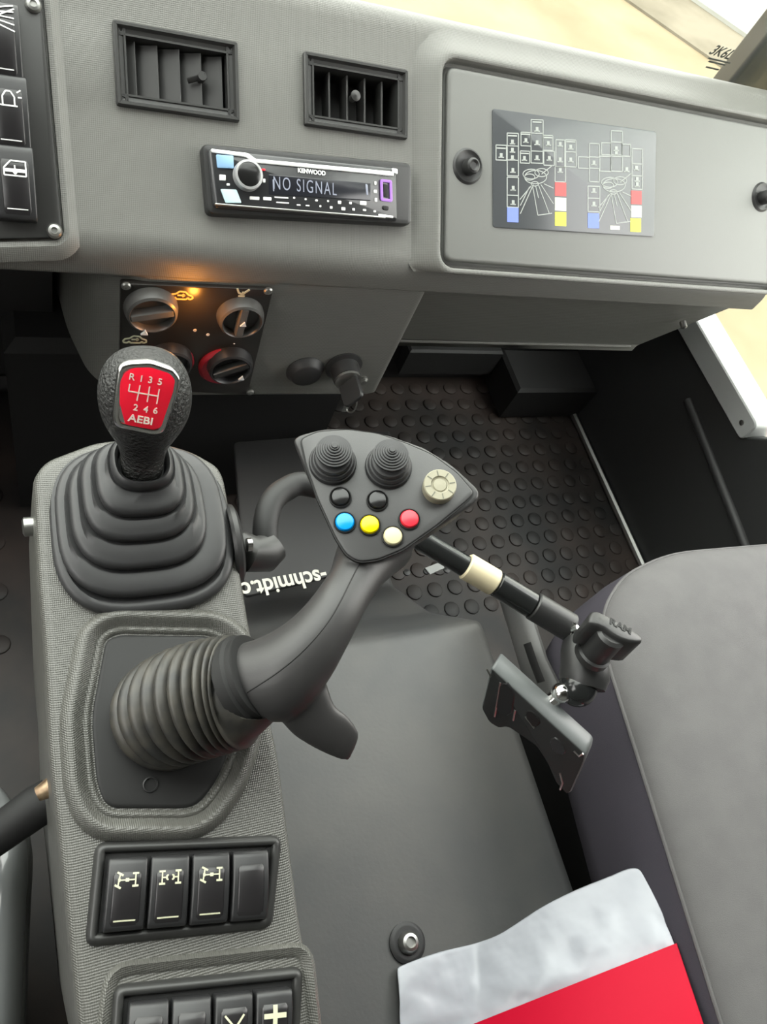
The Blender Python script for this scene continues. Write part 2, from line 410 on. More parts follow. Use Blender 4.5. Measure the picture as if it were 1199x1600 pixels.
m = MB(); m.box(IDF, -.02, .585, 0.0, .375, .80, .335, .012); m.build('shade_box', M['seam'], dash, dg)  # added dark box, stands in for the shade under the centre panel
q_ = hy_(1051, 498, .55); m = MB(); m.lathe((q_.x, .531, .458), (0, -.96, -.26), [(.004, -.004), (.004, .004), (.0001, .006)], 14); m.build('screw', M['steel'], dash, dg)

# raised rim round the fuse lid
u0, vT = D.uv(694, 108); _, vB = D.uv(694, 409); u1 = D.uv(1199, 300)[0] + .016
lidpoly = rpoly(rect(u0, vB, u1, vT), .009, 5)
m = MB()
m.loft([[D.p(a, max(b, vB - .0110 - h * .15), h) for a, b in off(lidpoly, d)] for d, h in ((.037, -.0012), (.029, .0012), (.021, .0055), (.015, .0088), (.0115, .0104), (.0085, .0108), (.007, .0098), (.0062, .004), (.006, -.003))], False, False)
m.build('lid_surround', M['dash'], dash, dg, ang=60)
m = MB(); m.prof(D, lidpoly, [(0.0025, .0012), (.001, .0012), (0, .002), (0, .006), (-.001, .0078), (-.003, .0085)])
lid = m.build('lid', M['lid'], dash, dg, ang=45); lid['label'] = 'flat grey lid held by two knurled screws'
for (px, py) in ((731, 260), (1191, 308)):
    u, v = D.uv(px, py, .0085); m = MB()
    m.lathe(D.p(u, v, .0083), D.n, [(.0165, 0), (.0165, .0005), (.0145, .0022), (.0125, .0010), (.011, .0004)], 32)
    m.lathe(D.p(u + .001, v - .001, .0083), D.n, [(.0075, 0), (.0078, .006), (.0068, .010), (.005, .0112), (.003, .0095), (.0001, .0095)], 24)
    m.build('lid_screw', M['black'], lid, dg)

# vents: openings cut into the dash face
vents = [[(175, 37), (369, 65), (374, 187), (182, 172)], [(472, 85), (635, 109), (634, 216), (475, 201)]]
cut = MB()
for q in vents:
    uv = D.uvs(q); us = [a for a, b in uv]; vs = [b for a, b in uv]
    r = ((us[0] + us[3]) / 2 + .006, (vs[2] + vs[3]) / 2 + .006, (us[1] + us[2]) / 2 - .006, (vs[0] + vs[1]) / 2 - .006)
    cut.box(D, r[0], r[1], -.05, r[2], r[3], .02)
co = cut.build('cutter', M['dash'], None, (0, 0, 0))
bm_ = upper.modifiers.new('c', 'BOOLEAN'); bm_.operation = 'DIFFERENCE'; bm_.object = co; bm_.solver = 'EXACT'
nm = evalmesh(upper); upper.modifiers.clear(); old = upper.data; upper.data = nm; nm.name = 'upper_shell'
wm = upper.modifiers.new('w', 'WEIGHTED_NORMAL'); wm.weight = 100; wm.keep_sharp = True
bpy.data.objects.remove(co)
for vi, q in enumerate(vents):
    uv = D.uvs(q); us = [a for a, b in uv]; vs = [b for a, b in uv]
    a0, a1, b0, b1 = (us[0] + us[3]) / 2, (us[1] + us[2]) / 2, (vs[2] + vs[3]) / 2, (vs[0] + vs[1]) / 2
    c = D.p((a0 + a1) / 2, (b0 + b1) / 2, 0)
    vt = thing('air_vent', c, ['dark grey air vent in the dash with blades swung to one side', 'dark grey air vent above the radio with straight open blades'][vi], 'air vent', 'dashboard air vents')
    poly = rpoly(rect(a0, b0, a1, b1), .002, 2)
    m = MB(); m.prof(D, poly, [(0, -.002), (0, .004), (-.001, .0052), (-.003, .0052), (-.0045, .002), (-.0075, .0015), (-.008, .0025), (-.0095, .0025), (-.010, -.030)], False, False)
    m.build('frame', M['frame'], vt, c)
    m = MB(); m.box(D, a0 + .009, b0 + .009, -.034, a1 - .009, b1 - .009, -.029); m.build('back_plate', M['dark'], vt, c)
    n = 4; wd = a1 - a0 - .022; rot = [66, 0][vi]
    for k in range(5 if vi == 0 else 4):
        uc = a0 + .011 + wd * ((k + .35) / 4.4 if vi == 0 else (k + .88) / 4.55)
        ang = math.radians(rot); d1 = V((math.sin(ang), math.cos(ang)))
        f2 = Fr(D.p(uc, 0, -.004), D.v, D.n * math.cos(ang) + D.u * math.sin(ang))   # v axis = blade depth direction
        m = MB(); L = .027 if vi == 0 else .018
        m.prof(f2, rect(b0 + .0105, -L, b1 - .0105, .0), [(-.0003, -.0009), (0, -.0006), (0, .0006), (-.0003, .0009)])
        bl = m.build('blade', M['frame'], vt, c)
    if vi == 0:
        ku, kv = D.uv(315, 121); m = MB(); m.tube([D.p(ku, kv, -.006), D.p(ku, kv, .004)], .0035, 12); m.tube([D.p(ku - .011, kv - .003, -.003), D.p(ku + .003, kv + .001, .002)], (.003), 10, flat=.5)
    else:
        ku, kv = D.uv(553, 152); m = MB(); m.lathe(D.p(ku, kv, -.005), D.n, [(.003, 0), (.0032, .007), (.0045, .008), (.0045, .010), (.0001, .0115)], 16)
    m.build('vent_tab', M['frame'], vt, c)

# ------------------------------------------------------------------ radio
c = D.p(*D.uv(475, 290), 0)
rad = thing('car_radio', c, 'black car radio showing a no signal message, set below the vents', 'car radio')
q = D.uvs([(311, 229), (636, 259), (636, 355), (320, 338)])
m = MB(); m.prof(D, rpoly(q, .006, 4), [(.0, -.004), (0, .008), (-.0012, .0105), (-.004, .0112)]); m.build('mounting_sleeve', M['black'], rad, c)
HF = .016
fq = D.uvs([(327, 232), (621, 262), (622, 344), (337, 322)], HF)
m = MB(); m.prof(D, rpoly(fq, .003, 4), [(.001, .009), (.001, .012), (0, .0145), (-.002, HF)]); fp = m.build('faceplate', M['radio'], rad, c)
def rpx(name, pts, h0, h1, mt, par=fp, r=.001, bev=.0005, fr=D, org=c):
    mm = MB(); mm.slab(fr, rpoly(fr.uvs(pts, h1), r, 3), h0, h1, bev); return mm.build(name, mt, par, org)
rpx('chrome_bar', [(330, 232), (388, 239), (400, 248), (616, 268), (616, 275), (398, 254), (384, 245), (331, 238)], HF - .001, HF + .0012, M['silver'])
rpx('chrome_bar', [(336, 317), (470, 328), (603, 338), (603, 341), (470, 331), (336, 320)], HF - .001, HF + .001, M['steel'])
rpx('chrome_corner', [(613, 262), (622, 264), (622, 272), (614, 270)], HF - .002, HF + .001, M['silver'])
rpx('chrome_corner', [(592, 334), (615, 337), (615, 341), (592, 338)], HF - .002, HF + .0012, M['silver'])
rpx('blue_key', [(338, 241), (365, 243), (366, 263), (340, 262)], HF - .001, HF + .0014, M['ltblue'])
rpx('pale_key', [(345, 295), (370, 296), (378, 317), (353, 317)], HF - .001, HF + .0014, M['ltcyan'])
ku, kv = D.uv(388, 274, HF + .004); kr = .0122
m = MB(); m.lathe(D.p(ku, kv, HF - .001), D.n, [(kr, 0), (kr, .006), (kr * .96, .0085), (kr * .82, .0088), (kr * .78, .0082)], 40); kn = m.build('volume_knob', mat('knob_silver', (.42, .42, .42), .35, .4), fp, c)
m = MB(); m.lathe(D.p(ku, kv, HF - .001), D.n, [(kr * .8, .004), (kr * .79, .0083), (kr * .7, .0088), (.0001, .009)], 40); m.build('knob_cap', M['blkbtn'], fp, c)
rpx('display', [(420, 272), (580, 286), (580, 314), (420, 304)], HF - .001, HF + .0004, mat('display', (.018, .019, .024), .2))
tu, tv = D.uv(477, 292, HF)
text('display_text', 'NO SIGNAL', D, tu, tv, HF + .0006, .0150, M['lcd'], fp, c, sx=.62, bold=-.0001, space=1.25)
tu, tv = D.uv(487, 269, HF); text('brand_text', 'KENWOOD', D, tu, tv, HF + .0006, .0050, M['white'], fp, c, sx=.95, bold=.0002)
tu, tv = D.uv(598, 273, HF); text('model_text', 'BLUETOOTH', D, tu, tv, HF + .0006, .0026, M['white'], fp, c)
for pts in ([(426, 280), (428, 280), (429, 299), (427, 299)], [(571, 287), (575, 288), (576, 305), (573, 305)]):
    rpx('display_bar', pts, HF, HF + .0007, M['lcd'])
for (px, py, w_, h_) in [(398, 309, 15, 5), (418, 310, 13, 5), (440, 308, 22, 2), (442, 316, 20, 2), (460, 309, 3, 3), (478, 311, 3, 3), (495, 313, 4, 3), (513, 314, 3, 3), (531, 316, 5, 5), (548, 317, 4, 4), (568, 317, 10, 6),
                         (467, 320, 6, 2), (481, 321, 6, 2), (501, 322, 3, 3), (518, 324, 4, 4), (537, 326, 6, 5), (553, 327, 4, 4), (570, 328, 5, 3), (586, 330, 4, 3), (587, 286, 3, 6), (587, 299, 5, 5), (588, 312, 4, 6), (348, 277, 10, 9), (357, 288, 5, 4), (413, 282, 4, 6)]:
    rpx('key_print', [(px - w_ / 2, py - h_ / 2), (px + w_ / 2, py - h_ / 2 + w_ * .07), (px + w_ / 2, py + h_ / 2 + w_ * .07), (px - w_ / 2, py + h_ / 2)], HF, HF + .0006, M['white'], r=.0006, bev=.0002)
rpx('indicator', [(409, 263), (415, 263.5), (415, 267), (409, 266.5)], HF, HF + .0006, M['redbtn'], bev=.0002)
uo = rpoly(D.uvs([(594, 280), (612, 282), (613, 316), (595, 314)], HF), .002, 4)
m = MB(); m.prof(D, uo, [(0, HF - .001), (0, HF + .0012), (-.001, HF + .0014), (-.0022, HF + .0012), (-.0022, HF - .001)], False, False); us_ = m.build('usb_port', M['usb'], fp, c)
rpx('usb_slot', [(599, 287), (606, 288), (607, 309), (600, 308)], HF, HF + .0005, M['seam'])
rpx('aux_socket', [(599, 321), (608, 322), (608, 329), (599, 328)], HF, HF + .001, M['seam'], r=.002)

# ------------------------------------------------------------------ instruction plate on the lid
HL = .0085
c = D.p(*D.uv(895, 270), HL)
dec = thing('instruction_plate', c, 'dark glossy plate of lever diagrams with red, yellow and blue blocks on the grey lid', 'instruction plate')
dp = D.uvs([(769, 170), (1025, 206), (1021, 370), (770, 355)], HL)
m = MB(); m.slab(D, rpoly(dp, .003, 4), HL, HL + .0012, .0004); base = m.build('plate', M['decal'], dec, c)
def cu(x, y): return D.uv(760 + x / 4.282, 160 + y / 4.282, HL + .0012)
ln = MB(); HT = HL + .0012
def crect(x0, y0, x1, y1, w=5, fill=False, sl=.045):
    q = [cu(x0, y0), cu(x1, y0 + (x1 - x0) * sl), cu(x1, y1 + (x1 - x0) * sl), cu(x0, y1)]
    if fill: ln.prof(D, ccw(q), [(0, HT - .0003), (0, HT + .0003)]); return
    for i in range(4): ln.seg2(D, q[i], q[(i + 1) % 4], .0009, HT - .0003, HT + .0003)
for r_ in [(300, 115, 380, 205), (300, 205, 380, 325), (232, 200, 300, 290), (140, 205, 215, 290), (380, 220, 445, 320), (65, 285, 135, 385), (140, 290, 215, 385), (228, 325, 290, 405), (300, 325, 380, 405), (385, 325, 455, 420), (140, 385, 215, 490), (465, 250, 525, 430), (530, 250, 600, 330), (530, 330, 600, 430), (460, 430, 530, 530), (140, 500, 215, 620), (140, 620, 215, 700),
           (835, 190, 910, 265), (690, 275, 755, 365), (770, 270, 835, 350), (835, 265, 910, 350), (910, 280, 965, 360), (975, 310, 1045, 410), (615, 365, 690, 440), (690, 440, 755, 530), (760, 360, 835, 460), (835, 360, 910, 460), (975, 410, 1045, 490), (975, 490, 1045, 580), (680, 560, 760, 640), (680, 640, 760, 730)]:
    crect(*r_)
for (x, y) in [(340, 180), (340, 270), (265, 255), (175, 265), (415, 275), (100, 355), (175, 320), (175, 370), (255, 375), (340, 370), (422, 375), (178, 455), (495, 280), (495, 385), (495, 455), (565, 300), (565, 385), (180, 575), (180, 670), (870, 310), (720, 405), (940, 450), (1005, 440), (1010, 515), (1010, 550), (720, 590), (720, 680), (870, 340)]:
    crect(x - 9, y - 16, x + 9, y + 16, fill=True); crect(x - 18, y + 8, x + 18, y + 16, fill=True)
for (x, y) in [(340, 130), (175, 222), (265, 212), (100, 305), (255, 340), (565, 262), (415, 235)]: crect(x - 30, y - 4, x + 30, y + 5, fill=True)
def cline(x0, y0, x1, y1, w=.0008): ln.seg2(D, cu(x0, y0), cu(x1, y1), w, HT - .0003, HT + .0003)
for ox, oy in ((0, 0), (525, 55)):
    for cx, cy, r in ((300, 480, 55), (330, 500, 75), (370, 470, 45), (325, 545, 25), (290, 500, 35)):
        pts = [(ox + cx + r * math.cos(k * math.pi / 8), oy + cy + .6 * r * math.sin(k * math.pi / 8)) for k in range(17)]
        for p1, p2 in zip(pts, pts[1:]): cline(*p1, *p2)
    for l in [(315, 550, 228, 745), (300, 560, 225, 650), (310, 560, 345, 755), (345, 755, 440, 742), (350, 555, 420, 740), (365, 550, 450, 680), (385, 545, 450, 575), (370, 480, 445, 420), (330, 560, 350, 640), (290, 565, 228, 690)]:
        cline(l[0] + ox, l[1] + oy, l[2] + ox, l[3] + oy)
ln.build('pictograms', M['decline'], dec, c)
for nm_, mt, rr in (('red_block', 'decred', [(460, 535, 535, 625), (970, 590, 1040, 680)]), ('white_block', 'decwht', [(460, 636, 535, 724), (970, 690, 1040, 768)]), ('yellow_block', 'decyel', [(460, 732, 535, 825), (965, 775, 1035, 865)]), ('blue_block', 'decblu', [(140, 702, 215, 800), (680, 740, 755, 840)])):
    for r_ in rr:
        ln = MB(); crect(*r_, fill=True); ln.build(nm_, M[mt], dec, c)
ln = MB(); crect(830, 825, 893, 850, fill=True); ln.build('white_mark', M['decwht'], dec, c)

# ------------------------------------------------------------------ heater controls
c = P.p(*P.uv(305, 525), 0)
ht = thing('heater_control_panel', c, 'black heater control plate with round knobs and orange glow on the centre panel', 'control panel')
hp = P.uvs([(188, 438), (426, 448), (386, 613), (186, 602)])
m = MB(); m.slab(P, rpoly(hp, .003, 3), -.002, .004, .0008); m.build('plate', mat('heater_plate', (.020, .018, .016), .3), ht, c)
for (px, py) in ((197, 446), (419, 454), (391, 612), (192, 597)):
    u, v = P.uv(px, py, .004); m = MB(); m.lathe(P.p(u, v, .004), P.n, [(.0042, 0), (.0042, .0012), (.003, .0024), (.0012, .0026), (.001, .0018), (.0001, .0018)], 18); m.build('screw', M['steel'], ht, c)
def hknob(px, py, r, a, mt, ring=None):
    u, v = P.uv(px, py, .014); o = P.p(u, v, .004); mm = MB()
    mm.lathe(o, P.n, [(r, 0), (r, .004), (r * .93, .011), (r * .84, .0125), (r * .8, .0115), (r * .77, .005), (.0001, .005)], 40)
    k = mm.build('knob', mt, ht, c)
    f = Fr(o, P.u * math.cos(a) + P.v * math.sin(a), -P.u * math.sin(a) + P.v * math.cos(a)); mm = MB()
    mm.prof(f, rpoly(rect(-r * .83, -r * .2, r * .83, r * .2), .002, 3), [(0, .003), (-.0005, .011), (-.0015, .0125)]); mm.build('knob_grip', M['frame'] if ring else mat('grip_grey', (.11, .11, .105), .35), k, c)
    return k, f
def tri(px, py, s_, par, h=.018):
    u, v = P.uv(px, py, h); mm = MB(); mm.prof(P, [(u - s_, v - s_ * .8), (u + s_, v - s_ * .8), (u + s_ * .2, v + s_)], [(0, h - .002), (0, h)]); mm.build('pointer', M['white'], par, c)
kA = mat('knob_grey', (.06, .058, .055), .35)
k, f = hknob(238, 492, .0235, math.radians(14), kA); tri(226, 521, .0032, k)
k, f = hknob(378, 503, .0222, math.radians(90), kA); tri(381, 508, .003, k)
k, f = hknob(361, 578, .0232, math.radians(28), M['switch'], True); tri(378, 592, .003, k)
m = MB(); u, v = P.uv(352, 576, .008); m.lathe(P.p(u, v, .004), P.n, [(.0265, 0), (.0265, .002), (.0235, .0045), (.021, .004)], 40); m.build('red_ring', M['redring'], ht, c)
k, f = hknob(266, 572, .0225, math.radians(100), M['switch'], True)
m = MB(); u, v = P.uv(262, 570, .008); m.lathe(P.p(u, v, .004), P.n, [(.026, 0), (.026, .002), (.023, .0045), (.021, .004)], 40); m.build('red_ring', M['redring'], ht, c)
for (px, py) in ((304.7, 516), (325, 523), (366, 537)):
    u, v = P.uv(px, py, .004); m = MB(); m.lathe(P.p(u, v, .004), P.n, [(.0018 if py < 530 else .0009, 0), (.0016 if py < 530 else .0008, .0004), (.0001, .0005)], 12); m.build('dot', M['white'], ht, c)
def car(px, py, s_, mt):
    u, v = P.uv(px, py, .0045); mm = MB()
    pts = [(-1, -.1), (-.85, .15), (-.45, .25), (-.15, .55), (.35, .5), (.6, .2), (.95, .05), (1, -.2), (.75, -.35), (.6, -.15), (.45, -.35), (-.35, -.35), (-.5, -.15), (-.65, -.35), (-.95, -.3)]
    pts = [(u + a * s_, v + b * s_) for a, b in pts]
    for i in range(len(pts)): mm.seg2(P, pts[i], pts[(i + 1) % len(pts)], s_ * .14, .0038, .0046)
    for a, b in (((-.3, .1), (.3, .1)), ((.3, .1), (.12, .25)), ((.3, .1), (.12, -.05))): mm.seg2(P, (u + a[0] * s_, v + a[1] * s_), (u + b[0] * s_, v + b[1] * s_), s_ * .13, .0038, .0046)
    return mm.build('car_symbol', mt, ht, c)
ci = car(283, 463, .0105, M['orange']); ci['label'] = 'orange lit car symbol'
car(211, 532, .0105, M['cream_print'])
u, v = P.uv(379, 457, .0045); m = MB(); s_ = .006
for a, b in (((-.9, .7), (-.55, -.1)), ((-.55, -.1), (.1, -.5)), ((.1, -.5), (.5, .1)), ((.5, .1), (1, .6)), ((.1, .1), (.1, -.3)), ((-.5, -.8), (.5, -.8))): m.seg2(P, (u + a[0] * s_, v + a[1] * s_), (u + b[0] * s_, v + b[1] * s_), s_ * .3, .0038, .0046)
m.build('figure_symbol', M['cream_print'], ht, c)
gl = bpy.data.lights.new('symbol_lamp', 'POINT'); gl.energy = .045; gl.color = (1, .35, .05); gl.shadow_soft_size = .004
go = bpy.data.objects.new('symbol_lamp', gl); COL.objects.link(go); u, v = P.uv(306, 490, .02); go.location = P.p(u, v, .024)

# ------------------------------------------------------------------ ignition lock, key, plug
c = P.p(*P.uv(541, 590), 0)
ig = thing('ignition_lock', c, 'black ignition lock with a key in it, low on the centre panel', 'ignition lock')
u, v = P.uv(541, 585, .012)
m = MB(); m.lathe(P.p(u, v, -.002), P.n, [(.021, 0), (.021, .004), (.0165, .006), (.0155, .020), (.013, .022), (.0001, .022)], 32); m.build('barrel', M['black'], ig, c)
f = Fr(P.p(u, v, .02), P.u * .5 + P.v * .86, P.n); m = MB()
m.prof(f, rpoly(rect(-.013, 0, .013, .03), .006, 4), [(-.001, -.0025), (0, -.0015), (0, .0015), (-.001, .0025)]); m.build('key_head', M['black'], ig, c)
m = MB(); m.lathe(P.p(u, v, .0215), P.n, [(.0145, -.004), (.0145, 0), (.0115, .0008)], 28); m.build('bezel_ring', M['steel'], ig, c)
kc = P.p(u + .006, v - .02, .036); m = MB(); m.tube([kc + P.n * .012 * math.cos(t * math.pi / 12) * .6 + P.v * .014 * math.sin(t * math.pi / 12) + P.u * .003 * math.cos(t * math.pi / 12) for t in range(25)], .0009, 8); m.build('key_ring', M['steel'], ig, c)
m = MB(); m.tube([P.p(u + .0, v - .012, .04), P.p(u + .006, v - .042, .03)], (.0035), 8, flat=.3); m.build('key_tag', M['steel'], ig, c)
u, v = P.uv(569, 597, .004); m = MB(); m.lathe(P.p(u, v, -.001), P.n, [(.0055, 0), (.0055, .004), (.003, .006), (.0001, .006)], 14)
tag(m.build('panel_screw', M['steel'], None, P.p(u, v, 0)), 'small shiny screw head right of the ignition lock', 'screw')
u, v = P.uv(478, 583, .004); m = MB(); m.lathe(P.p(u, v, -.002), P.n, [(.021, 0), (.021, .003), (.018, .006), (.0165, .010), (.0145, .0115), (.0001, .0115)], 36)
tag(m.build('socket_cap', M['dark'], None, P.p(u, v, 0)), 'round black blanking cap left of the ignition lock', 'cap')

# ------------------------------------------------------------------ rocker switches
def rocker(label, group, w, L, hp, symbol, bar=True, smat='cream_print', press=0.0, lens=True):
    e = thing('rocker_switch', (0, 0, 0), label, 'switch', group)
    hz = lambda t: hp * (.72 + .34 * math.sin(math.pi * (t * .9 + .02)) + (.16 - press) * (t - .5))
    mb = MB(); loops = []
    ts = [0, .02, .06] + [.1 + .8 * k / 12 for k in range(13)] + [.94, .98, 1.0]
    for i, t in enumerate(ts):
        ed = [.0014, .0004, 0]; k = ed[i] if i < 3 else (ed[len(ts) - 1 - i] if len(ts) - 1 - i < 3 else 0)
        y = -L / 2 + L * t; h = hz(t) - k; r = .0012; ww = w / 2 - k * .3
        loops.append([V((-ww, y, -.006)), V((-ww, y, h - r)), V((-ww + r * .3, y, h - r * .3)), V((-ww + r, y, h)), V((ww - r, y, h)), V((ww - r * .3, y, h - r * .3)), V((ww, y, h - r)), V((ww, y, -.006))])
    mb.loft(loops); body = mb.build('body', M['switch'], e, (0, 0, 0), ang=50)
    a, b = .07, .80; hl = .0007
    if lens:
        mb = MB(); loops = []; n = 14
        for i in range(n + 1):
            t = a + (b - a) * i / n; y = -L / 2 + L * t; ed = .0012 if i in (0, n) else 0; ww = w * .36 - ed; h = hz(t)
            top = h + (hl if i not in (0, n) else 0)
            loops.append([V((-ww, y, h - .0005)), V((-ww, y, h)), V((-ww + .0008, y, top)), V((ww - .0008, y, top)), V((ww, y, h)), V((ww, y, h - .0005))])
        mb.loft(loops); mb.build('lens', M['lens'], e, (0, 0, 0), ang=50)
    def seg(mb, p, q, wd):
        p, q = V(p), V(q); d = (q - p); nn = max(1, int(d.length / .003)); dd = d.normalized(); mm = V((-dd.y, dd.x)) * wd / 2; lo = []
        for k in range(nn + 1):
            s0 = p + d * k / nn
            row = []
            for sgn in (-1, 1):
                x = s0 + mm * sgn; h = hz(x.y / L + .5) + (hl if lens else 0); row += [V((x.x, x.y, h - .0003)), V((x.x, x.y, h + .0003))]
            lo.append([row[0], row[1], row[3], row[2]])
        mb.loft(lo)
    if symbol:
        mb = MB()
        for s_ in symbol: seg(mb, (s_[0] * w, s_[1] * L), (s_[2] * w, s_[3] * L), s_[4])
        mb.build('symbol', M[smat], e, (0, 0, 0))
    if bar:
        mb = MB(); seg(mb, (-.27 * w, -.36 * L), (.27 * w, -.36 * L), .0007); mb.build('indicator_bar', M['cream_print'] if smat == 'cream_print' else M['white'], e, (0, 0, 0))
    return e

def axle(steer=True, split=False):
    return [(a * .86, .19 + (b - .17) * .86, c * .86, .19 + (d - .17) * .86, w * .85) for a, b, c, d, w in axle_(steer, split)]
def axle_(steer=True, split=False):
    t = .00075; y = .17
    s_ = [(.24, y + .10, .24, y - .10, .0008), (.15, y + .10, .33, y + .10, t * 1.5), (.15, y - .10, .33, y - .10, t * 1.5)]
    k = .028 if steer else 0
    s_ += [(-.24 + k, y + .10, -.24 - k, y - .10, .0008), (-.33 + k, y + .10 + k, -.15 + k, y + .10 - k, t * 1.5), (-.33 - k, y - .10 + k, -.15 - k, y - .10 - k, t * 1.5)]
    if split: s_ += [(-.24, y, -.09, y, .0008), (.09, y, .24, y, .0008), (-.10, y + .035, -.10, y - .035, .001), (.10, y + .035, .10, y - .035, .001), (-.10, y + .035, -.05, y + .035, .0008), (-.10, y - .035, -.05, y - .035, .0008), (.10, y + .035, .05, y + .035, .0008), (.10, y - .035, .05, y - .035, .0008)]
    else: s_ += [(-.24, y, .24, y, .0008), (-.05, y, .05, y, .002), (-.27, y, -.2, y, .0018)]
    return s_

def bank(quad, groups, labels, syms, pads, kind, blabel, hp=.0092, vsh=0.0):
    """a framed row of four rockers on the console"""
    uv = K.uvs(quad); A = [V(K.p(a, b)) for a, b in uv]
    ud = ((A[1] - A[0]) + (A[2] - A[3])).normalized(); vd = (A[0] - A[3]) + (A[1] - A[2])
    f = Fr((A[0] + A[1] + A[2] + A[3]) / 4, ud, vd)
    wd = ((A[1] - A[0]).length + (A[2] - A[3]).length) / 2; hh = ((A[0] - A[3]).length + (A[1] - A[2]).length) / 2
    L2 = [((a - f.o).dot(f.u), (a - f.o).dot(f.v)) for a in A]
    e = thing('switch_bank', f.o, blabel, 'switch frame')
    poly = rpoly(L2, .005, 5)
    mb = MB(); mb.prof(f, poly, [(.0015, -.002), (.001, .001), (-.0005, .0035), (-.002, .0042), (-.0035, .0038), (-.0042, .0025), (-.0046, .0004)], False, False); mb.build('border', M['frame'], e, f.o, ang=60)
    mb = MB(); mb.prof(f, poly, [(-.004, -.001), (-.004, .0006)]); mb.build('well', M['seam'], e, f.o)
    iw = wd - .0105; pitch = iw / 4; ih = hh - .0115
    sh = (L2[0][0] + L2[1][0] - L2[2][0] - L2[3][0]) / 2 / hh
    for i in range(4):
        r = rocker(labels[i], groups, pitch * .92, ih, hp, syms[i], bar=pads[i][1], press=pads[i][0], smat='cream_print')
        uu = -iw / 2 + pitch * (i + .5)
        g = Fr(f.p(uu, -.0012 + vsh, 0), f.u, f.v); orient(r, g); r.location = g.p(0, 0, .0035)
    return f
B1 = [(152, 1319), (437, 1308), (422, 1447), (136, 1476)]
bank(B1, 'axle switches on the console',
     ['black rocker switch with a steered axle symbol, first in the row behind the joystick', 'black rocker switch with a split axle lock symbol, second in the row behind the joystick',
      'black rocker switch with a steered axle symbol, next to the blank switch', 'blank black rocker switch at the end of the row behind the joystick'],
     [axle(), axle(False, True), axle(), None], [(0, True), (0, True), (0, True), (0, False)], 1, 'black four way switch frame behind the joystick')
B2 = [(180, 1542), (470, 1513), (462, 1660), (170, 1694)]
plus = [(-.3, .13, .3, .13, .0022), (0, .13 - .16, 0, .13 + .16, .0022)]
bank(B2, 'switches at the rear of the console',
     ['blank pressed black rocker switch, farthest from the plus switch in the rear row', 'pressed black rocker switch with a small split mark beside the blank rear one',
      'black rocker switch with a forked symbol next to the plus switch', 'black rocker switch with a large pale plus sign'],
     [None, [(-.12, .1, 0, .02, .0009), (.12, .1, 0, .02, .0009)], [(-.25, .2, 0, .03, .0009), (.25, .2, .05, .03, .0009), (0, .03, 0, -.1, .0009)], plus],
     [(.5, False), (.45, False), (.0, False), (-.1, False)], 2, 'black switch frame nearest the camera at the rear of the console')

# left dash panel with three rockers
pa = D.uvs([(-140, -80), (60, -60), (64, 2), (96, 365), (88, 373), (-150, 378)])
c = D.p(*D.uv(60, 200), 0)
sp_ = thing('switch_board', c, 'dark flat switch panel screwed to the dash near the steering side', 'switch panel')
m = MB(); m.slab(D, rpoly(pa, .004, 3), -.002, .006, .001); m.build('plate', M['frame'], sp_, c)
m = MB(); m.prof(D, rpoly(pa, .004, 3), [(.016, -.003), (.011, .0015), (.006, .004), (.002, .003), (.0015, 0)], False, False); m.build('surround', M['dash'], sp_, c)
for (px, py) in ((52, 8), (85, 361)):
    u, v = D.uv(px, py, .006); m = MB(); m.lathe(D.p(u, v, .006), D.n, [(.0058, 0), (.0058, .001), (.0045, .003), (.0025, .0035), (.002, .002), (.0001, .002)], 20); m.build('screw', M['steel'], sp_, c)
fan = [(-.05, .30 - .0, .38, .42 - .1 * 0, .0009)] + [(-.1 + 0, .2 + .05 * k, .36, .12 + .085 * k, .0009) for k in range(5)]
beac = [(-.22, .08, .22, .08, .001), (-.15, .08, -.15, .2, .001), (.15, .08, .15, .2, .001), (-.15, .2, -.06, .27, .001), (.15, .2, .06, .27, .001), (-.06, .27, .06, .27, .001), (.22, .26, .32, .3, .0009), (.24, .2, .34, .2, .0009), (-.22, .26, -.32, .3, .0009)]
win = [(-.28, .08, .28, .08, .001), (.28, .08, .28, .28, .001), (-.28, .08, -.28, .18, .001), (-.28, .18, -.1, .28, .001), (-.1, .28, .28, .28, .001), (-.28, .15, .28, .15, .0024), (0, .22, 0, .1, .001), (-.06, .14, 0, .1, .001), (.06, .14, 0, .1, .001)]
vd = D.p(*D.uv(27, 180)) - D.p(*D.uv(37, 290))
for (px, py, lb, sy) in ((2, 68, 'black rocker switch with a fan of rays, topmost on the dash side panel', fan), (15, 180, 'black rocker switch with a beacon symbol, middle of the dash side panel', beac), (25, 288, 'black rocker switch with a window symbol, lowest on the dash side panel', win)):
    r = rocker(lb, 'rocker switches on the dash side panel', .0265, .0525, .011, sy, smat='white'); u, v = D.uv(px, py, .012)
    g = Fr(D.p(u, v, .008), D.u, vd); orient(r, g)

# ------------------------------------------------------------------ centre console
co_ = V((.055, .1, ZM))
con = thing('centre_console', co_, 'long grey grained centre console between the seats', 'console')
kp = [(57, 742), (75, 720), (150, 692), (222, 684), (300, 706), (338, 728), (347, 745), (362, 830), (388, 985), (432, 1180), (468, 1460), (500, 1600), (545, 1780), (175, 1830), (128, 1600), (96, 1300), (82, 1180), (74, 1000), (64, 900)]
ku_ = rpoly(K.uvs(kp), .006, 3)
m = MB(); m.prof(K, ku_, [(.012, -.26), (.008, -.10), (.004, -.03), (.0025, -.008), (.0012, -.003), (-.0008, -.0005), (-.004, 0)]); m.build('body', M['console'], con, co_, ang=60)
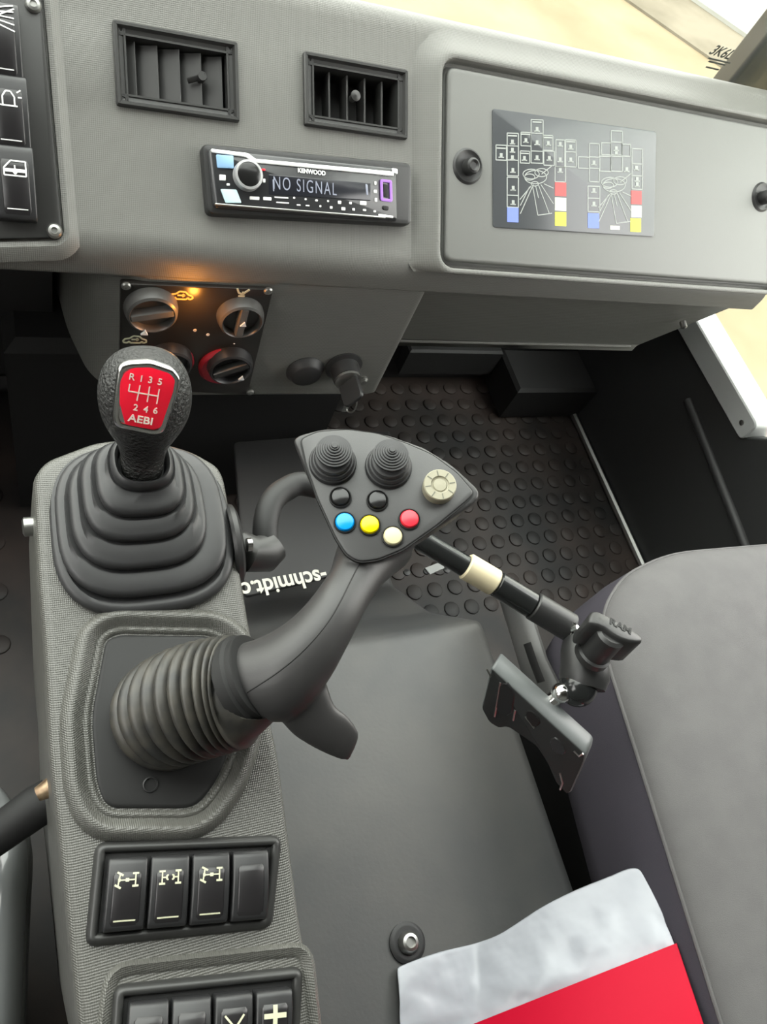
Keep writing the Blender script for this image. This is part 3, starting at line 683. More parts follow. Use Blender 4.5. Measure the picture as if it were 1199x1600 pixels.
# raised rim round the joystick plate
inner = [(163, 1000), (185, 990), (330, 992), (358, 1010), (372, 1060), (368, 1150), (345, 1215), (308, 1266), (165, 1266), (148, 1225), (140, 1120)]
iu = rpoly(K.uvs(inner), .009, 5)
m = MB(); m.prof(K, iu, [(.0165, -.003), (.0150, .002), (.0120, .0058), (.0100, .0066), (.0082, .0060), (.0060, .0030), (.0040, .0014), (.0030, .0022), (.0018, .0024), (.0008, .0014), (0.0, .0004)], False, False); m.build('joystick_rim', M['console'], con, co_, ang=70)
rim2 = K.uvs([(176, 1518), (478, 1484), (500, 1700), (150, 1720)], .0); ru = rpoly(rim2, .008, 4)
m = MB(); m.prof(K, ru, [(.0045, -.003), (.004, .001), (.002, .003), (0, .0018), (-.002, .001), (-.004, -.002)], False, False); m.build('rear_rim', M['console'], con, co_, ang=70)
u, v = K.uv(52, 800, -.02); cc = V((-.004, .255, .545)); m = MB(); m.lathe(cc, (-1, 0, 0), [(.006, -.006), (.006, .004), (.004, .005), (.0001, .005)], 14); m.build('side_screw', M['steel'], con, co_)
cb = at(76, 1228, .43)
m = MB(); m.tube([cb + V((.03, .004, 0)), cb + V((.002, 0, 0))], .0055, 14); m.tube([cb + V((.004, 0, 0)), cb - V((.006, .003, .002))], [.0065, .004], 10)
tag(m.build('side_bolt', M['brass'], None, cb), 'rusty brass bolt head poking out of the console side', 'bolt')
cb2 = at(60, 1258, .47); m = MB(); m.tube([cb2 + V((.03, .01, 0)), cb2, cb2 + V((-.05, -.02, -.03)), cb2 + V((-.12, -.05, -.12))], [.013, .013, .011, .010], 16)
tag(m.build('side_lever', M['seam'], None, cb2), 'dark round lever end under the console side bolt', 'lever')

# ------------------------------------------------------------------ gear lever
bo = K.p(*K.uv(222, 835), 0)
gear = thing('gear_lever', bo, 'leather gear lever with a red shift pattern badge and stepped rubber boot', 'gear lever')
BC = V((.0555, .238)); kz = lambda y: .545 + .1066 * (y - .035)
def kp_(x, y, h): return V((x, y, kz(y))) + K.n * h
lv = [(.0515, 0.0, .0593, .2342), (.0475, .007, .0585, .239), (.0370, .017, .0556, .242), (.0296, .028, .0550, .2475), (.0226, .038, .0556, .2515)]
loops = []
def sq(s_, h, c_, k=.62):
    p = rpoly(rect(-s_, -s_, s_, s_), s_ * k * 1.35, 9); return [kp_(c_[0] + a, c_[1] + b, h) for a, b in p]
loops.append(sq(.0525, -.002, (.0593, .2342)))
for i, (s_, h, dx, dy) in enumerate(lv):
    dy = (dx, dy)
    loops += [sq(s_ + .0012, h, dy), sq(s_ + .0016, h + .0025, dy), sq(s_ + .0008, h + .0048, dy), sq(s_ - .0012, h + .0062, dy), sq(s_ - .0035, h + .0064, dy)]
    if i < len(lv) - 1:
        s2, h2, d2x, d2y = lv[i + 1]; d2 = (d2x, d2y)
        loops += [sq(s2 + .0035, h2 - .0012, d2), sq(s2 + .0008, h2 - .0022, d2)]
cC = (.0565, .2565)
loops += [sq(.0185, .0470, cC, .74), sq(.0172, .0462, cC, .74), sq(.0172, .0492, cC, .74), sq(.0168, .0518, cC, .74), sq(.0150, .0532, cC, .74), sq(.0136, .0520, cC, .74), sq(.0126, .045, cC, .74)]
m = MB(); m.loft(loops); m.build('gaiter', M['boot'], gear, bo, ang=55)
zt = kp_(cC[0], cC[1], .050)
N0 = zt; T0 = at(229, 580, .397)
axd = (T0 - N0).normalized(); Lk = (T0 - N0).length
wv = V((1, 0, 0)); wv = (wv - axd * wv.dot(axd)).normalized(); dv = axd.cross(wv)   # dv: front-back
prof = [(-.10, .0112, .0112), (.0, .0118, .0118), (.12, .0126, .012), (.25, .0150, .0138), (.38, .0192, .0165), (.5, .0228, .0190), (.62, .0250, .0208), (.75, .0257, .0215), (.87, .0250, .0212), (.98, .0226, .0192), (1.07, .0185, .0160), (1.13, .0130, .0112), (1.165, .0065, .006), (1.172, .0005, .0005)]
bz = bez([V((a, b, c_)) for a, b, c_ in prof], 4); lo = []
for p3 in bz:
    t, a, b = p3; a = max(a * (.93 if t > .3 else 1 - .07 * max(0, t) / .3), .0004); b = max(b, .0004); ring_ = []
    for k in range(48):
        th_ = 2 * math.pi * k / 48; cs, sn = math.cos(th_), math.sin(th_); e_ = .88
        ring_.append(N0 + axd * (Lk * t) + wv * (a * math.copysign(abs(cs) ** e_, cs)) + dv * (b * math.copysign(abs(sn) ** e_, sn)))
    lo.append(ring_)
# flatten the face that carries the badge
tmp = MB(); tmp.loft(lo); to_ = tmp.build('tmp', M['knob'], None, bo); tr_ = bvh_of(to_, bo); bpy.data.objects.remove(to_)
cen, _ = snap(tr_, 228, 622); pts4 = [snap(tr_, *q)[0] for q in ((203, 585), (262, 592), (246, 665), (190, 656))]
fu = ((pts4[1] - pts4[0]) + (pts4[2] - pts4[3])).normalized(); fv = (pts4[0] - pts4[3]) + (pts4[1] - pts4[2])
BF = Fr(cen, fu, fv); BF.o = BF.o - BF.n * .0035
for l in lo:
    for i, p in enumerate(l):
        d_ = (p - BF.o).dot(BF.n); dn_ = ray(228, 622).normalized()
        if d_ > 0: l[i] = p - BF.n * d_ * .9
m = MB(); m.loft(lo); m.build('knob', M['knob'], gear, bo, ang=70)
m = MB(); m.tube([N0 - axd * .03, N0 + axd * .005], .0095, 20); m.build('shaft', M['black'], gear, bo)
HB = .0022
bo_ = [(187, 575), (200, 570), (235, 568), (270, 580), (280, 592), (276, 615), (254, 676), (240, 679), (184, 667), (178, 655), (182, 610)]
bu = rpoly(BF.uvs(bo_, HB), .002, 3)
m = MB(); m.prof(BF, bu, [(.0008, -.004), (.0008, .0008), (.0002, .0018), (-.0012, .0022), (-.0022, .0017), (-.0024, .001)]); bd = m.build('badge', M['chrome'], gear, bo, ang=45); bd['label'] = 'red shift pattern badge with a bright metal rim'
rd = [(196, 582), (210, 575), (236, 575), (264, 583), (274, 594), (271, 612), (252, 668), (240, 672), (196, 664), (187, 630), (187, 596)]
m = MB(); m.slab(BF, rpoly(BF.uvs(rd, HB), .0015, 3), .0008, HB, .0004); m.build('badge_face', M['red'], bd, bo)
M['badgetext'] = mat('badge_text', (.85, .7, .62), .4)
def bt(s_, px, py, sz, **k):
    u, v = BF.uv(px, py, HB); text('badge_digit' if len(s_) == 1 else 'badge_lettering', s_, BF, u, v, HB + .0002, sz, M['badgetext'], bd, bo, **k)
rb = math.radians(-3)
for s_, px, py in (('R', 206, 589), ('1', 221, 592), ('3', 235, 594), ('5', 250, 597), ('2', 212, 637), ('4', 228, 640), ('6', 243, 642)): bt(s_, px, py, .0047, bold=.00006, rot=rb)
bt('AEBI', 220, 656, .0054, bold=.0001, rot=rb, sx=1.15)
m = MB()
for a, b in (((203, 600), (201, 611)), ((201, 611), (247, 619)), ((219, 602), (214, 626)), ((234, 604), (230, 628)), ((249, 608), (245, 631))): m.seg2(BF, BF.uv(*a, HB), BF.uv(*b, HB), .0006, HB - .0003, HB + .0003)
m.build('shift_lines', M['badgetext'], bd, bo)

# ------------------------------------------------------------------ joystick
jo = K.p(*K.uv(240, 1120), 0)
joy = thing('joystick', jo, 'black joystick handle with coloured buttons on a ribbed bellows', 'joystick')
m = MB(); m.prof(K, iu, [(-.001, -.002), (-.001, .0004), (-.0016, .0010), (-.003, .0013)]); m.build('base_plate', mat('joystick_plate', (.014, .014, .014), .5, spec=.35), joy, jo)
u, v = K.uv(235, 1226, .002); m = MB(); m.loft([[K.p(u + rr * math.cos(t * math.pi / 12), v + rr * math.sin(t * math.pi / 12), hh) for t in range(24)] for rr, hh in ((.0042, .001), (.004, .0022), (.0034, .0024), (.0032, .0012))], False, False); m.build('plate_ring', M['black'], joy, jo)
for q in ([(236, 1034), (262, 1028), (264, 1050), (240, 1056)], [(214, 1052), (238, 1050), (232, 1066), (212, 1072)]):
    m = MB(); m.slab(K, K.uvs(q, .01), 0, .010, .001); m.build('plate_clip', M['frame'], joy, jo)
C0 = K.p(*K.uv(258, 1116), 0); C3 = at(382, 1064, .408); dE = (at(455, 1030, .400) - C3).normalized()
ctl = [C0, C0 + K.n * .026 + V((.004, 0, 0)), C3 - dE * .016 - K.n * .004, at(387, 1074, .410) - dE * .004]
def b3(t):
    a, b, c_, d_ = ctl; return a * (1 - t) ** 3 + b * 3 * t * (1 - t) ** 2 + c_ * 3 * t * t * (1 - t) + d_ * t ** 3
NF = 10; lo = []; path = []; rr = []
for i in range(NF * 8 + 1):
    t = i / (NF * 8); ph = (i % 8) / 8
    base_r = .0315 - .0012 * t + .001 * math.sin(math.pi * t)
    fold = abs(math.sin(math.pi * ph)) ** .7
    path.append(b3(t)); rr.append(base_r - .0044 * (1 - fold))
path += [C3 - dE * .001, C3 + dE * .001]; rr += [.026, .022]
m = MB(); m.tube(path, rr, 48, up=(0, 1, 0)); m.build('bellows', M['bellows'], joy, jo, ang=75)
m = MB(); m.tube([C3 - dE * .004, C3 - dE * .003, C3 + dE * .003, C3 + dE * .004, C3 + dE * .0045, C3 + dE * .0075, C3 + dE * .008], [.022, .0248, .0248, .0238, .0232, .0232, .0222], 40); m.build('collar', M['seam'], joy, jo)
# head plane
nH = (R3 @ V((.10, .34, .93))).normalized(); oH = at(600, 770, .43)
uH = (R3 @ V((1, -.12, 0))); uH = (uH - nH * uH.dot(nH)).normalized(); H = Fr(oH, uH, nH.cross(uH))
ho = [(458, 686), (466, 679), (503, 669), (547, 668), (605, 678), (663, 698), (707, 725), (747, 762), (751, 772), (746, 782), (728, 795), (687, 822), (631, 856), (593, 872), (563, 878), (545, 868), (526, 838), (497, 780), (478, 736)]
hu = ccw(H.uvs(ho, 0)); 
def dens(p, n=3):
    o = []
    for i in range(len(p)):
        a, b = V(p[i]), V(p[(i + 1) % len(p)])
        for k in range(n): o.append(tuple(a.lerp(b, k / n)))
    return o
hu = dens(rpoly(hu, .004, 3), 1)
cen2 = V((sum(a for a, b in hu) / len(hu), sum(b for a, b in hu) / len(hu)))
gc = V(H.uv(590, 845, -.02))
m = MB(); loops = []
for s_, h, d_ in ((.42, -.034, .75), (.62, -.030, .5), (.80, -.024, .25), (.92, -.016, .08), (.99, -.006, 0), (1.0, -.002, 0), (.985, .0, 0)):
    cc_ = cen2.lerp(gc, d_); loops.append([H.p(cc_.x + (a - cen2.x) * s_, cc_.y + (b - cen2.y) * s_, h) for a, b in hu])
m.loft(loops)
# grip: sections given by the two contour points at a distance
def sect(pa, pb, d, flat=.92): 
    a, b = at(*pa, d), at(*pb, d); return (a + b) / 2, (b - a) / 2, flat
gs = [((376, 1006), (408, 1120), .408), ((402, 998), (434, 1126), .406), ((430, 984), (462, 1122), .405), ((458, 964), (490, 1096), .405), ((484, 938), (520, 1050), .407), ((504, 912), (548, 995), .412), ((517, 890), (582, 935), .423), ((522, 872), (618, 888), .438), ((530, 852), (648, 858), .452)]
cs = [sect(*g) for g in gs]
cp = bez([c_[0] for c_ in cs], 5); sv = bez([c_[1] for c_ in cs], 5); loops = []
for i, (p, s_) in enumerate(zip(cp, sv)):
    t = (cp[min(i + 1, len(cp) - 1)] - cp[max(0, i - 1)]).normalized(); s2 = s_ - t * s_.dot(t); w_ = t.cross(s2).normalized() * s_.length * .9
    loops.append([p + s_ * math.cos(2 * math.pi * k / 32) + w_ * math.sin(2 * math.pi * k / 32) for k in range(32)])
m.loft(loops)
hk = [((434, 1118), (480, 1010), .410, .7), ((458, 1146), (508, 1062), .409, .55), ((482, 1163), (522, 1100), .410, .45), ((504, 1175), (540, 1116), .413, .38), ((522, 1183), (553, 1130), .416, .34), ((537, 1188), (560, 1143), .418, .30), ((546, 1187), (560, 1154), .419, .2)]
cs = [sect(*g) for g in hk]; cp = bez([c_[0] for c_ in cs], 4); sv = bez([c_[1] for c_ in cs], 4); fl = bez([V((c_[2], 0, 0)) for c_ in cs], 4); loops = []
for i, (p, s_) in enumerate(zip(cp, sv)):
    t = (cp[min(i + 1, len(cp) - 1)] - cp[max(0, i - 1)]).normalized(); w_ = t.cross(s_).normalized() * s_.length * fl[i].x
    loops.append([p + s_ * math.cos(2 * math.pi * k / 24) + w_ * math.sin(2 * math.pi * k / 24) for k in range(24)])
m.loft(loops)
gr = m.build('grip', M['grip'], joy, jo, ang=180)
md = gr.modifiers.new('r', 'REMESH'); md.mode = 'VOXEL'; md.voxel_size = .0011; md.use_smooth_shade = True
md = gr.modifiers.new('s', 'SMOOTH'); md.factor = .5; md.iterations = 7
gm = evalmesh(gr); gr.modifiers.clear(); gr.data = gm
for p in gm.polygons: p.use_smooth = True
gt = bvh_of(gr, jo)
sl_ = []
for px, py in ((562, 880), (556, 892), (546, 912), (532, 940), (514, 970), (490, 1000), (462, 1028), (432, 1052), (405, 1070), (386, 1082)):
    h_, n_ = snap(gt, px, py)
    if h_: sl_.append(h_ - n_ * .0001)
m = MB(); m.tube(bez(sl_, 6), .00045, 6); m.build('seam', M['seam'], joy, jo)
fpoly = rpoly(H.uvs([(470, 686), (497, 674), (542, 671), (590, 677), (632, 691), (676, 710), (715, 739), (741, 769), (733, 779), (682, 821), (629, 858), (590, 874), (561, 877), (542, 866), (525, 839), (497, 778), (479, 727)], .0017), .003, 3)
m = MB(); m.prof(H, fpoly, [(.0007, -.002), (.0007, .0007)]); m.build('face_gap', M['seam'], joy, jo)
m = MB(); m.prof(H, fpoly, [(0, -.002), (0, .0010), (-.0003, .0015), (-.0007, .0017)]); fpn = m.build('face_plate', M['face'], joy, jo)
HF2 = .0017
rim = [H.uv(*q, .0) for q in ho[:9]]
for (px, py) in ((520, 724), (607, 730)):
    u, v = H.uv(px, py, HF2); o_ = H.p(u, v, HF2); ax_ = (H.n + H.v * .10).normalized()
    m = MB(); m.lathe(o_, H.n, [(.0132, -.001), (.0134, .0015), (.0128, .003), (.0118, .0032), (.0122, .0045), (.0112, .006), (.0102, .0062), (.0106, .0075), (.0098, .009), (.0085, .0095), (.0001, .0095)], 40)
    st = m.build('thumbstick', M['rubber'], joy, jo)
    pr = [(.0075, .008), (.0098, .0105)]; n_ = 7
    for k in range(n_):
        r0 = .0102 - k * .00125; h0 = .0118 + k * .0009; pr += [(r0, h0 - .0003), (r0 - .0002, h0 + .0006), (r0 - .0008, h0 + .0007)]
    pr += [(.0018, .0182), (.0016, .0186), (.0001, .0186)]
    m = MB(); m.lathe(o_ + H.v * .0010, ax_, pr, 40); m.build('stick_cap', M['rubber'], st, jo)
for (px, py, mt, lb) in ((532, 777, 'blkbtn', None), (590, 782, 'blkbtn', None), (539, 816, 'bluebtn', 'blue push button'), (578, 820, 'yelbtn', 'yellow push button'), (614, 838, 'creambtn', 'cream push button'), (640, 811, 'redbtn', 'red push button')):
    u, v = H.uv(px, py, HF2 + .001); o_ = H.p(u, v, HF2)
    m = MB(); m.lathe(o_, H.n, [(.0062, -.001), (.0062, .0012), (.0057, .0016), (.0054, .0012), (.0054, -.0005)], 32); b_ = m.build('button_ring', M['seam'], joy, jo)
    m = MB(); m.lathe(o_, H.n, [(.0052, -.0005), (.0052, .0016), (.0046, .0026), (.003, .0030), (.0001, .0031)], 32); b2 = m.build('button', M[mt], joy, jo)
    if lb: b2['label'] = lb
u, v = H.uv(685, 764, HF2); o_ = H.p(u, v, HF2); m = MB()
m.lathe(o_, H.n, [(.0093, -.001), (.0093, .0062), (.0088, .0068), (.0052, .0068), (.0048, .0060), (.0040, .0058), (.0036, .0064), (.0001, .0066)], 40); dl = m.build('dial', M['dial'], joy, jo); dl['label'] = 'beige thumb dial'
m = MB(); df = Fr(o_, H.u, H.v)
for k in range(8):
    a = k * math.pi / 4 + .3; m.seg2(df, (.0053 * math.cos(a), .0053 * math.sin(a)), (.0085 * math.cos(a), .0085 * math.sin(a)), .0005, .0064, .0070)
m.build('dial_notches', mat('dial_dark', (.12, .12, .09), .6), dl, jo)

# ------------------------------------------------------------------ tunnel cover with its mat
tc_ = V((.2, .1, 0))
tun = thing('engine_cover', tc_, 'dark grey matted engine cover between console and passenger seat', 'engine cover')
prf = filletprof([(-.85, 0), (.43, 0), (.43, .085), (.375, .09), (.30, .17), (.242, ZM), (-.85, ZM)], [0, 0, .006, .008, .01, .012, 0])
m = MB(); x0, x1 = .012, .452
m.loft([[V((x, y, z)) for y, z in prf] for x in (x0, x1 - .014)] + [[V((x1 - .004, y, max(0, z - .004))) for y, z in prf], [V((x1, y, max(0, z - .014))) for y, z in prf]])
m.build('cover', M['mat'], tun, tc_, ang=50)
for px, py in ((637, 893), (668, 891), (700, 889), (727, 887)):
    q = hit(px, py, V((0, .40, .09)), V((0, .1, 1))); m = MB(); m.lathe((q.x, min(max(q.y, .385), .42), .086), (0, 0, 1), [(.005, 0), (.005, .003), (.0001, .004)], 12); m.build('stud', M['black'], tun, tc_)
q = hz_(636, 1473, ZM); m = MB(); m.lathe(q, (0, 0, 1), [(.0165, -.002), (.0165, .002), (.014, .0035), (.0125, .0035)], 36)
tb = thing('cover_bolt', q, 'silver hex socket bolt with a dark washer on the engine cover', 'bolt'); m.build('washer', M['rubber'], tb, q)
m = MB(); m.lathe(q, (0, 0, 1), [(.0095, .002), (.0095, .006), (.007, .010), (.0045, .0108), (.0042, .008), (.0001, .008)], 24); m.build('bolt_head', M['steel'], tb, q)
# paper scrap
q = [hit(a, b, V((0, .40, .09)), V((0, .05, 1))) for a, b in ((664, 888), (690, 878), (694, 888), (672, 898))]
m = MB(); m.loft([[p + V((0, 0, .0)) for p in q], [p + V((0, 0, .0015)) for p in q]]); tag(m.build('paper_scrap', mat('grey_paper', (.42, .43, .42), .7), None, q[0]), 'small pale paper scrap on the footwell ledge behind the tube', 'paper scrap')
# printed tray mat in the footwell
q = [hz_(a, b, .20) for a, b in ((366, 690), (610, 672), (640, 862), (504, 903), (383, 932))]
TF = Fr(hz_(440, 916, .20), hz_(500, 904, .20) - hz_(383, 925, .20), hz_(440, 860, .2) - hz_(440, 916, .2))
tq = [((p - TF.o).dot(TF.u), (p - TF.o).dot(TF.v)) for p in q]
m = MB(); m.slab(TF, rpoly(tq, .006, 3), -.006, 0, .002)
tm = m.build('printed_mat', M['dark'], None, TF.o); tag(tm, 'black rubber mat with upside-down white lettering beside the console', 'mat')
u, v = TF.uv(438, 913); text('lettering', '-schmidt.com', TF, u - .010, v + .001, .0004, .029, M['decwht'], tm, TF.o, rot=math.pi, bold=.0006, sx=.88)

# ------------------------------------------------------------------ phone mount on its gooseneck
bp = at(372, 850, .507)
pm = thing('phone_mount', bp, 'black gooseneck arm with ball clamp and device plate reaching over the engine cover', 'phone mount')
m = MB(); m.lathe(bp + V((-.006, 0, 0)), (1, 0, .12), [(.026, 0), (.027, .002), (.026, .005), (.022, .007), (.013, .008), (.0001, .008)], 40); fl_ = m.build('base_flange', M['black'], pm, bp)
for sgn in (-1, 1):
    q = bp + V((.001, .010 * sgn, -.017 * sgn)); m = MB(); m.lathe(q, (1, 0, 0), [(.0045, 0), (.0045, .003), (.0001, .0045)], 14); m.build('screw', M['chrome'], fl_, bp)
e0 = at(402, 866, .512)
m = MB(); m.tube([bp, at(392, 866, .505), at(412, 864, .515), at(426, 852, .52)], [.010, .0125, .0135, .012], 20); m.build('elbow', M['frame'], pm, bp)
arm = bez([at(416, 862, .515), at(415, 820, .518), at(424, 786, .525), at(446, 765, .535), at(480, 757, .545), at(560, 785, .56), at(674, 853, .575), at(784, 918, .585), at(828, 944, .588)], 8)
m = MB(); m.tube(arm[:43], .0085, 18); m.build('arm_tube', mat('hose_black', (.010, .010, .010), .6), pm, bp)
m = MB(); m.tube(arm[42:], .0085, 18); m.build('arm_rod', M['gloss'], pm, bp)
def rod(name, a, b, da, db, r, mt, cap=.001):
    A, B = at(*a, da), at(*b, db); d_ = (B - A).normalized(); mm = MB()
    mm.tube([A, A + d_ * cap, B - d_ * cap, B], [r - cap, r, r, r - cap], 28); return mm.build(name, mt, pm, bp)
o = rod('cream_sleeve', (728, 884), (774, 911), .5795, .584, .0105, M['cream']); o['label'] = 'cream sleeve round the arm'
rod('arm_sleeve', (776, 912), (832, 946), .584, .588, .0100, M['gloss'])
rod('arm_sleeve', (833, 946), (892, 981), .588, .592, .0112, M['black'])
# clamp
J1, J2 = at(913, 1000, .588), at(904, 1066, .578)
m = MB(); jd = (J2 - J1).normalized()
sd = (at(940, 1040, .58) - at(900, 1040, .58)).normalized()
m.tube([J1 - jd * .006, J1, J1.lerp(J2, .3), J1.lerp(J2, .6) + sd * .003, J1.lerp(J2, .9) + sd * .004, J2 + jd * .004 + sd * .004], [.012, .0155, .0165, .0180, .0190, .0165], 24, up=sd, flat=.9); m.build('clamp_socket', M['black'], pm, bp)
m = MB(); r_ = .0145; m.lathe(J2 + jd * .004, jd, [(r_ * math.sin(math.pi * k / 12), -r_ * math.cos(math.pi * k / 12)) for k in range(13)], 24); m.build('ball', M['gloss'], pm, bp)
m = MB(); q = at(877, 1083, .572); r_ = .0078; m.lathe(q, jd, [(r_ * math.sin(math.pi * k / 10), -r_ * math.cos(math.pi * k / 10)) for k in range(11)], 20); m.tube([q, at(862, 1096, .575)], .006, 16); m.build('ball_stud', M['chrome'], pm, bp)
q = [at(893, 978, .583), at(902, 985, .58)]; m = MB(); m.tube([at(897, 972, .582), at(894, 992, .582), at(886, 1012, .582)], .0016, 8); m.tube([at(894, 984, .582), at(903, 980, .578)], .002, 8); m.build('clamp_spring', M['chrome'], pm, bp)
KF = Fr(at(962, 980, .545), at(1003, 1000, .545) - at(925, 962, .545), R3 @ V((.25, .62, -.75)))
wp = KF.uvs([(922, 958), (930, 952), (948, 960), (968, 972), (1000, 990), (1006, 998), (1003, 1004), (978, 1001), (960, 992), (942, 978), (921, 974)])
m = MB(); m.prof(KF, smoothpoly(wp, 1), [(-.002, -.027), (-.0005, -.025), (.0, -.002), (-.001, -.0005), (-.002, 0)]); kb = m.build('wing_knob', M['black'], pm, bp, ang=45)
m = MB(); kc_ = KF.p(*KF.uv(962, 984), 0); m.lathe(kc_ - KF.n * .034, KF.n, [(.0135, 0), (.0135, .005), (.0115, .006), (.0115, .028), (.009, .030), (.0001, .030)], 28); m.build('knob_hub', M['black'], pm, bp)
u, v = KF.uv(970, 979); text('knob_lettering', 'RAM', KF, u, v, .0002, .0085, M['seam'], kb, bp, bold=.0003, rot=math.radians(-2))
# device plate
aC = V((.737, -.676, .04)).normalized(); q_ = .72; s_ = .69
bC = V((-.676 * s_, -.737 * s_, -q_)).normalized()
aW = R3 @ aC; bW = R3 @ bC
PF = Fr(at(770, 1043, .562), aW, -bW)        # u along plate, v up, n out of the face
if PF.n.dot(CAM - PF.o) < 0: pass
SGN = 1
pw = PF.uvs([(768, 1042), (916, 1177), (914, 1190), (893, 1238), (886, 1241), (868, 1222), (855, 1192), (838, 1165), (795, 1136), (780, 1138), (764, 1128), (752, 1106)])
nrmv = PF.n if PF.n.dot(R3 @ V((-.7, -.7, .4))) > 0 else -PF.n
hb = -.0175 if nrmv == PF.n else .0175
m = MB(); m.prof(PF, rpoly(pw, .003, 4), [(-.001, hb), (0, hb * .94), (0, hb * .06), (-.001, 0)]); plate = m.build('device_plate', M['alu'], pm, bp, ang=45)
sg = 1 if hb < 0 else -1
m = MB(); m.prof(PF, rpoly(pw, .003, 4), [(-.0012, -sg * .0005), (-.0012, sg * .0005), (-.0018, sg * .0008)]); m.build('plate_face', mat('plate_rubber', (.03, .031, .031), .7, spec=.2), plate, bp)
for pts, mt in (([(776, 1075), (790, 1062), (806, 1080), (804, 1098), (800, 1118), (776, 1112)], 'switch'), ([(822, 1108), (834, 1108), (848, 1126), (838, 1136), (824, 1128)], 'seam'), ([(858, 1152), (872, 1150), (886, 1168), (884, 1178), (866, 1176)], 'switch')):
    uu = PF.uvs(pts); m = MB(); m.prof(PF, smoothpoly(uu, 1), [(0, -sg * .001), (0, sg * .0008), (-.0008, sg * .0016)]); m.build('plate_pad', M[mt], plate, bp)
for pts in ([(783, 1065), (778, 1095), (774, 1118)], [(806, 1108), (803, 1124)], [(822, 1118), (836, 1136)], [(876, 1206), (880, 1222), (876, 1232)], [(898, 1172), (906, 1180), (912, 1176)], [(762, 1044), (768, 1056)]):
    m = MB(); m.tube([PF.p(*PF.uv(*p), sg * .001) for p in pts], .0008, 6); m.build('bright_edge', M['steel'], plate, bp)

# ------------------------------------------------------------------ passenger seat
e1, e2 = hz_(918, 925, .42), hz_(1130, 1600, .42)
vS = (e1 - e2); vS.z = 0; vS.normalize(); uS = V((vS.y, -vS.x, 0))
SF = Fr((e1.x, e1.y, 0), uS, vS)
so_ = V((.7, 0, 0)); seat = thing('passenger_seat', so_, 'grey cloth passenger seat cushion with side panels darkened as in shade', 'seat')
fy = .058
sp0 = [(0, -.52), (.415, -.52), (.415, fy * .9), (.3, fy), (.12, fy * .75), (.05, fy * .3), (.012, -.02), (0, -.06)]
sp1 = dens(rpoly(sp0, .05, 6), 1)
m = MB(); m.prof(SF, sp1, [(-.012, .286), (-.002, .292), (.004, .32), (.005, .375), (.003, .405), (0, .418)], True, False); m.build('side_panel', M['seatside'], seat, so_, ang=70)
ring = [SF.p(a, b, .4185) for a, b in ccw(sp1)]
m = MB(); m.tube(ring + ring[:1], .0020, 8, cap=False); m.build('piping', M['seat'], seat, so_)
m = MB(); sc_ = V((.2, -.1)) if True else V((sum(a for a, b in sp1) / len(sp1), sum(b for a, b in sp1) / len(sp1)))
m.loft([[SF.p(sc_.x + (a - sc_.x) * k, sc_.y + (b - sc_.y) * k, h) for a, b in ccw(sp1)] for k, h in ((1, .405), (1, .4185), (.985, .4245), (.95, .4300), (.88, .437), (.75, .4430), (.55, .4465), (.3, .448), (.02, .4485))]); m.build('cushion', M['seat'], seat, so_, ang=80)
m = MB(); m.box(SF, .09, -.50, 0, .40, -.02, .29, .01); m.build('base', M['dark'], seat, so_)
# bracket and strap between the cover and the seat
q0 = at(805, 965, .84); m = MB(); m.tube([at(800, 930, .86), at(818, 985, .83), at(835, 1040, .81), at(862, 1095, .80)], .022, 14, flat=.5)
sb = tag(m.build('seat_bracket', M['mat'], None, q0), 'dark grey curved seat bracket between engine cover and seat', 'bracket')
m = MB(); m.tube([at(824, 1005, .78), at(834, 1035, .775), at(846, 1066, .77)], .007, 8, flat=.3)
tag(m.build('webbing_strap', M['seam'], None, at(834, 1035, .775)), 'short black strap end in front of the seat bracket', 'strap')

# ------------------------------------------------------------------ sleeve and red folder
pA, pB, pC = hz_(741, 1600, .291), hz_(1058, 1474, .402), hz_(1100, 1600, .412)
FF = Fr(pB, pB - pA, V((0, 0, 1)).cross(pB - pA)); FF = Fr(pB, pB - pA, -(pC - pB))
def ramp(px, py, dh):
    q = hit(px, py, FF.o + FF.n * dh, FF.n); 
    return q if q.z > ZM + .004 else hz_(px, py, ZM + .004)
topc = [(619, 1512), (650, 1499), (690, 1486), (740, 1474), (775, 1462), (805, 1444), (850, 1415), (900, 1390), (950, 1370), (985, 1356), (1003, 1362), (1018, 1388)]
botc = [(628, 1760), (680, 1752), (720, 1745), (770, 1740), (815, 1735), (860, 1730), (905, 1725), (960, 1720), (1005, 1715), (1050, 1710), (1090, 1700), (1108, 1640)]
rgt = 18; loops = []
tcv = bez([V((a, b, 0)) for a, b in topc], 4); bcv = bez([V((a, b, 0)) for a, b in botc], 4)
for i in range(rgt + 1):
    t = i / rgt; row = []
    for a, b in zip(tcv, bcv):
        x, y = a.x + (b.x - a.x) * t, a.y + (b.y - a.y) * t
        q = ramp(x, y, -.006); k = min(1, 4 * min(t, 1 - t) + .15)
        edge = max(0, 1 - t * 7)
        dsp = abs(noise.noise(V((x * .010 + y * .004, y * .016, 3)))) * .011 + abs(noise.noise(V((x * .028, y * .03 - x * .01, 9)))) * .005 - .002
        fold = -.003 * math.exp(-((t - .33) / .03) ** 2)
        row.append(q + V((0, 0, 1)) * (max(0, (dsp + .003) * k * (1 if t < .42 else .25)) + fold * (1 if t < .4 else 0) * 0))
    loops.append(row)
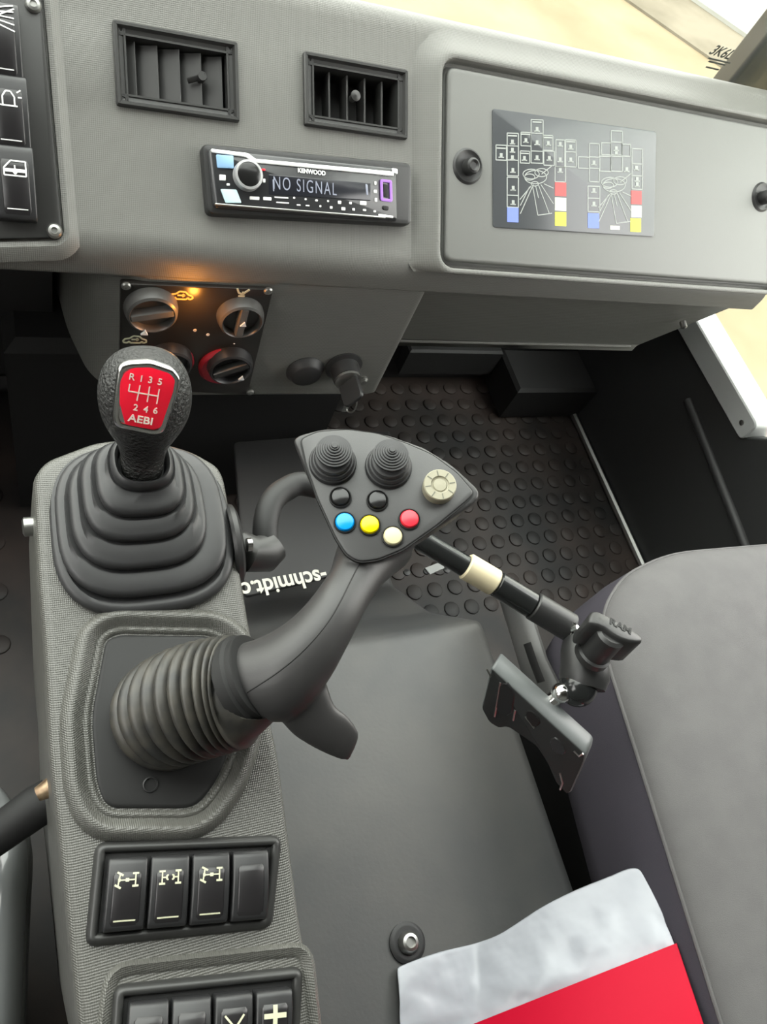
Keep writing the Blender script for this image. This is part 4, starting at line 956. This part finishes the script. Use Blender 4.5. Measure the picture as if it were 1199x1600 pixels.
m = MB(); m.loft(loops, closed=False); sv_ = m.build('plastic_sleeve', M['sleeve'], None, pB, ang=60)
md = sv_.modifiers.new('t', 'SOLIDIFY'); md.thickness = .0012; md.offset = -1
md = sv_.modifiers.new('d', 'SUBSURF'); md.levels = 1; md.render_levels = 1
tag(sv_, 'crumpled white plastic sleeve lying on the engine cover under the red folder', 'plastic sleeve')
wF = (pB - pA).length; m = MB()
cpoly = [(0, 0), (-wF - .004, 0), (-wF - .004, -.1), (-wF * .6, -.3), (FF.uv(1100, 1600)[0] * 2, -.3)]
cr = FF.uv(1100, 1600); m.slab(FF, [(0, 0), (-wF, 0), (-wF + cr[0] * 2, cr[1] * 2), (cr[0] * 2, cr[1] * 2)], -.001, .0025, .0008)
tag(m.build('document_folder', M['folder'], None, pB), 'bright red document folder lying on the white plastic sleeve', 'folder')

# ------------------------------------------------------------------ driver's seat edge
ds = V((-.05, 0, 0)); drv = thing('driver_seat', (-.1, 0, 0), 'dark driver seat edge with glossy black side trim left of the console', 'seat'); dso = V((-.1, 0, 0))
pth = [at(6, 1306, .57), at(14, 1345, .545), at(10, 1420, .53), at(6, 1500, .52), at(2, 1600, .51), at(-6, 1720, .50)]
pt2 = bez(pth, 6); m = MB(); m.tube(pt2, [(.0155 * min(1, .45 + i / 8), .04) for i in range(len(pt2))], 28, up=(1, 0, 0)); m.build('side_trim', mat('trim_gloss', (.14, .145, .145), .2, coat=.5), drv, dso, ang=70)
m = MB(); cf = Fr((0, 0, 0), (1, 0, 0), (0, 1, 0)); qd = hz_(20, 1235, .36)
m.prof(cf, rpoly([(-.45, -.5), (-.075, -.5), (qd.x - .01, qd.y - .02), (qd.x - .06, qd.y + .05), (-.45, qd.y + .06)], .03, 5), [(-.003, .2), (.0, .24), (0, .345), (-.002, .356), (-.005, .364), (-.009, .368)]); m.build('cushion', M['seatside'], drv, dso, ang=70)
m = MB(); m.box(cf, -.45, -.5, 0, -.09, .05, .21, .01); m.build('base', M['dark'], drv, dso)
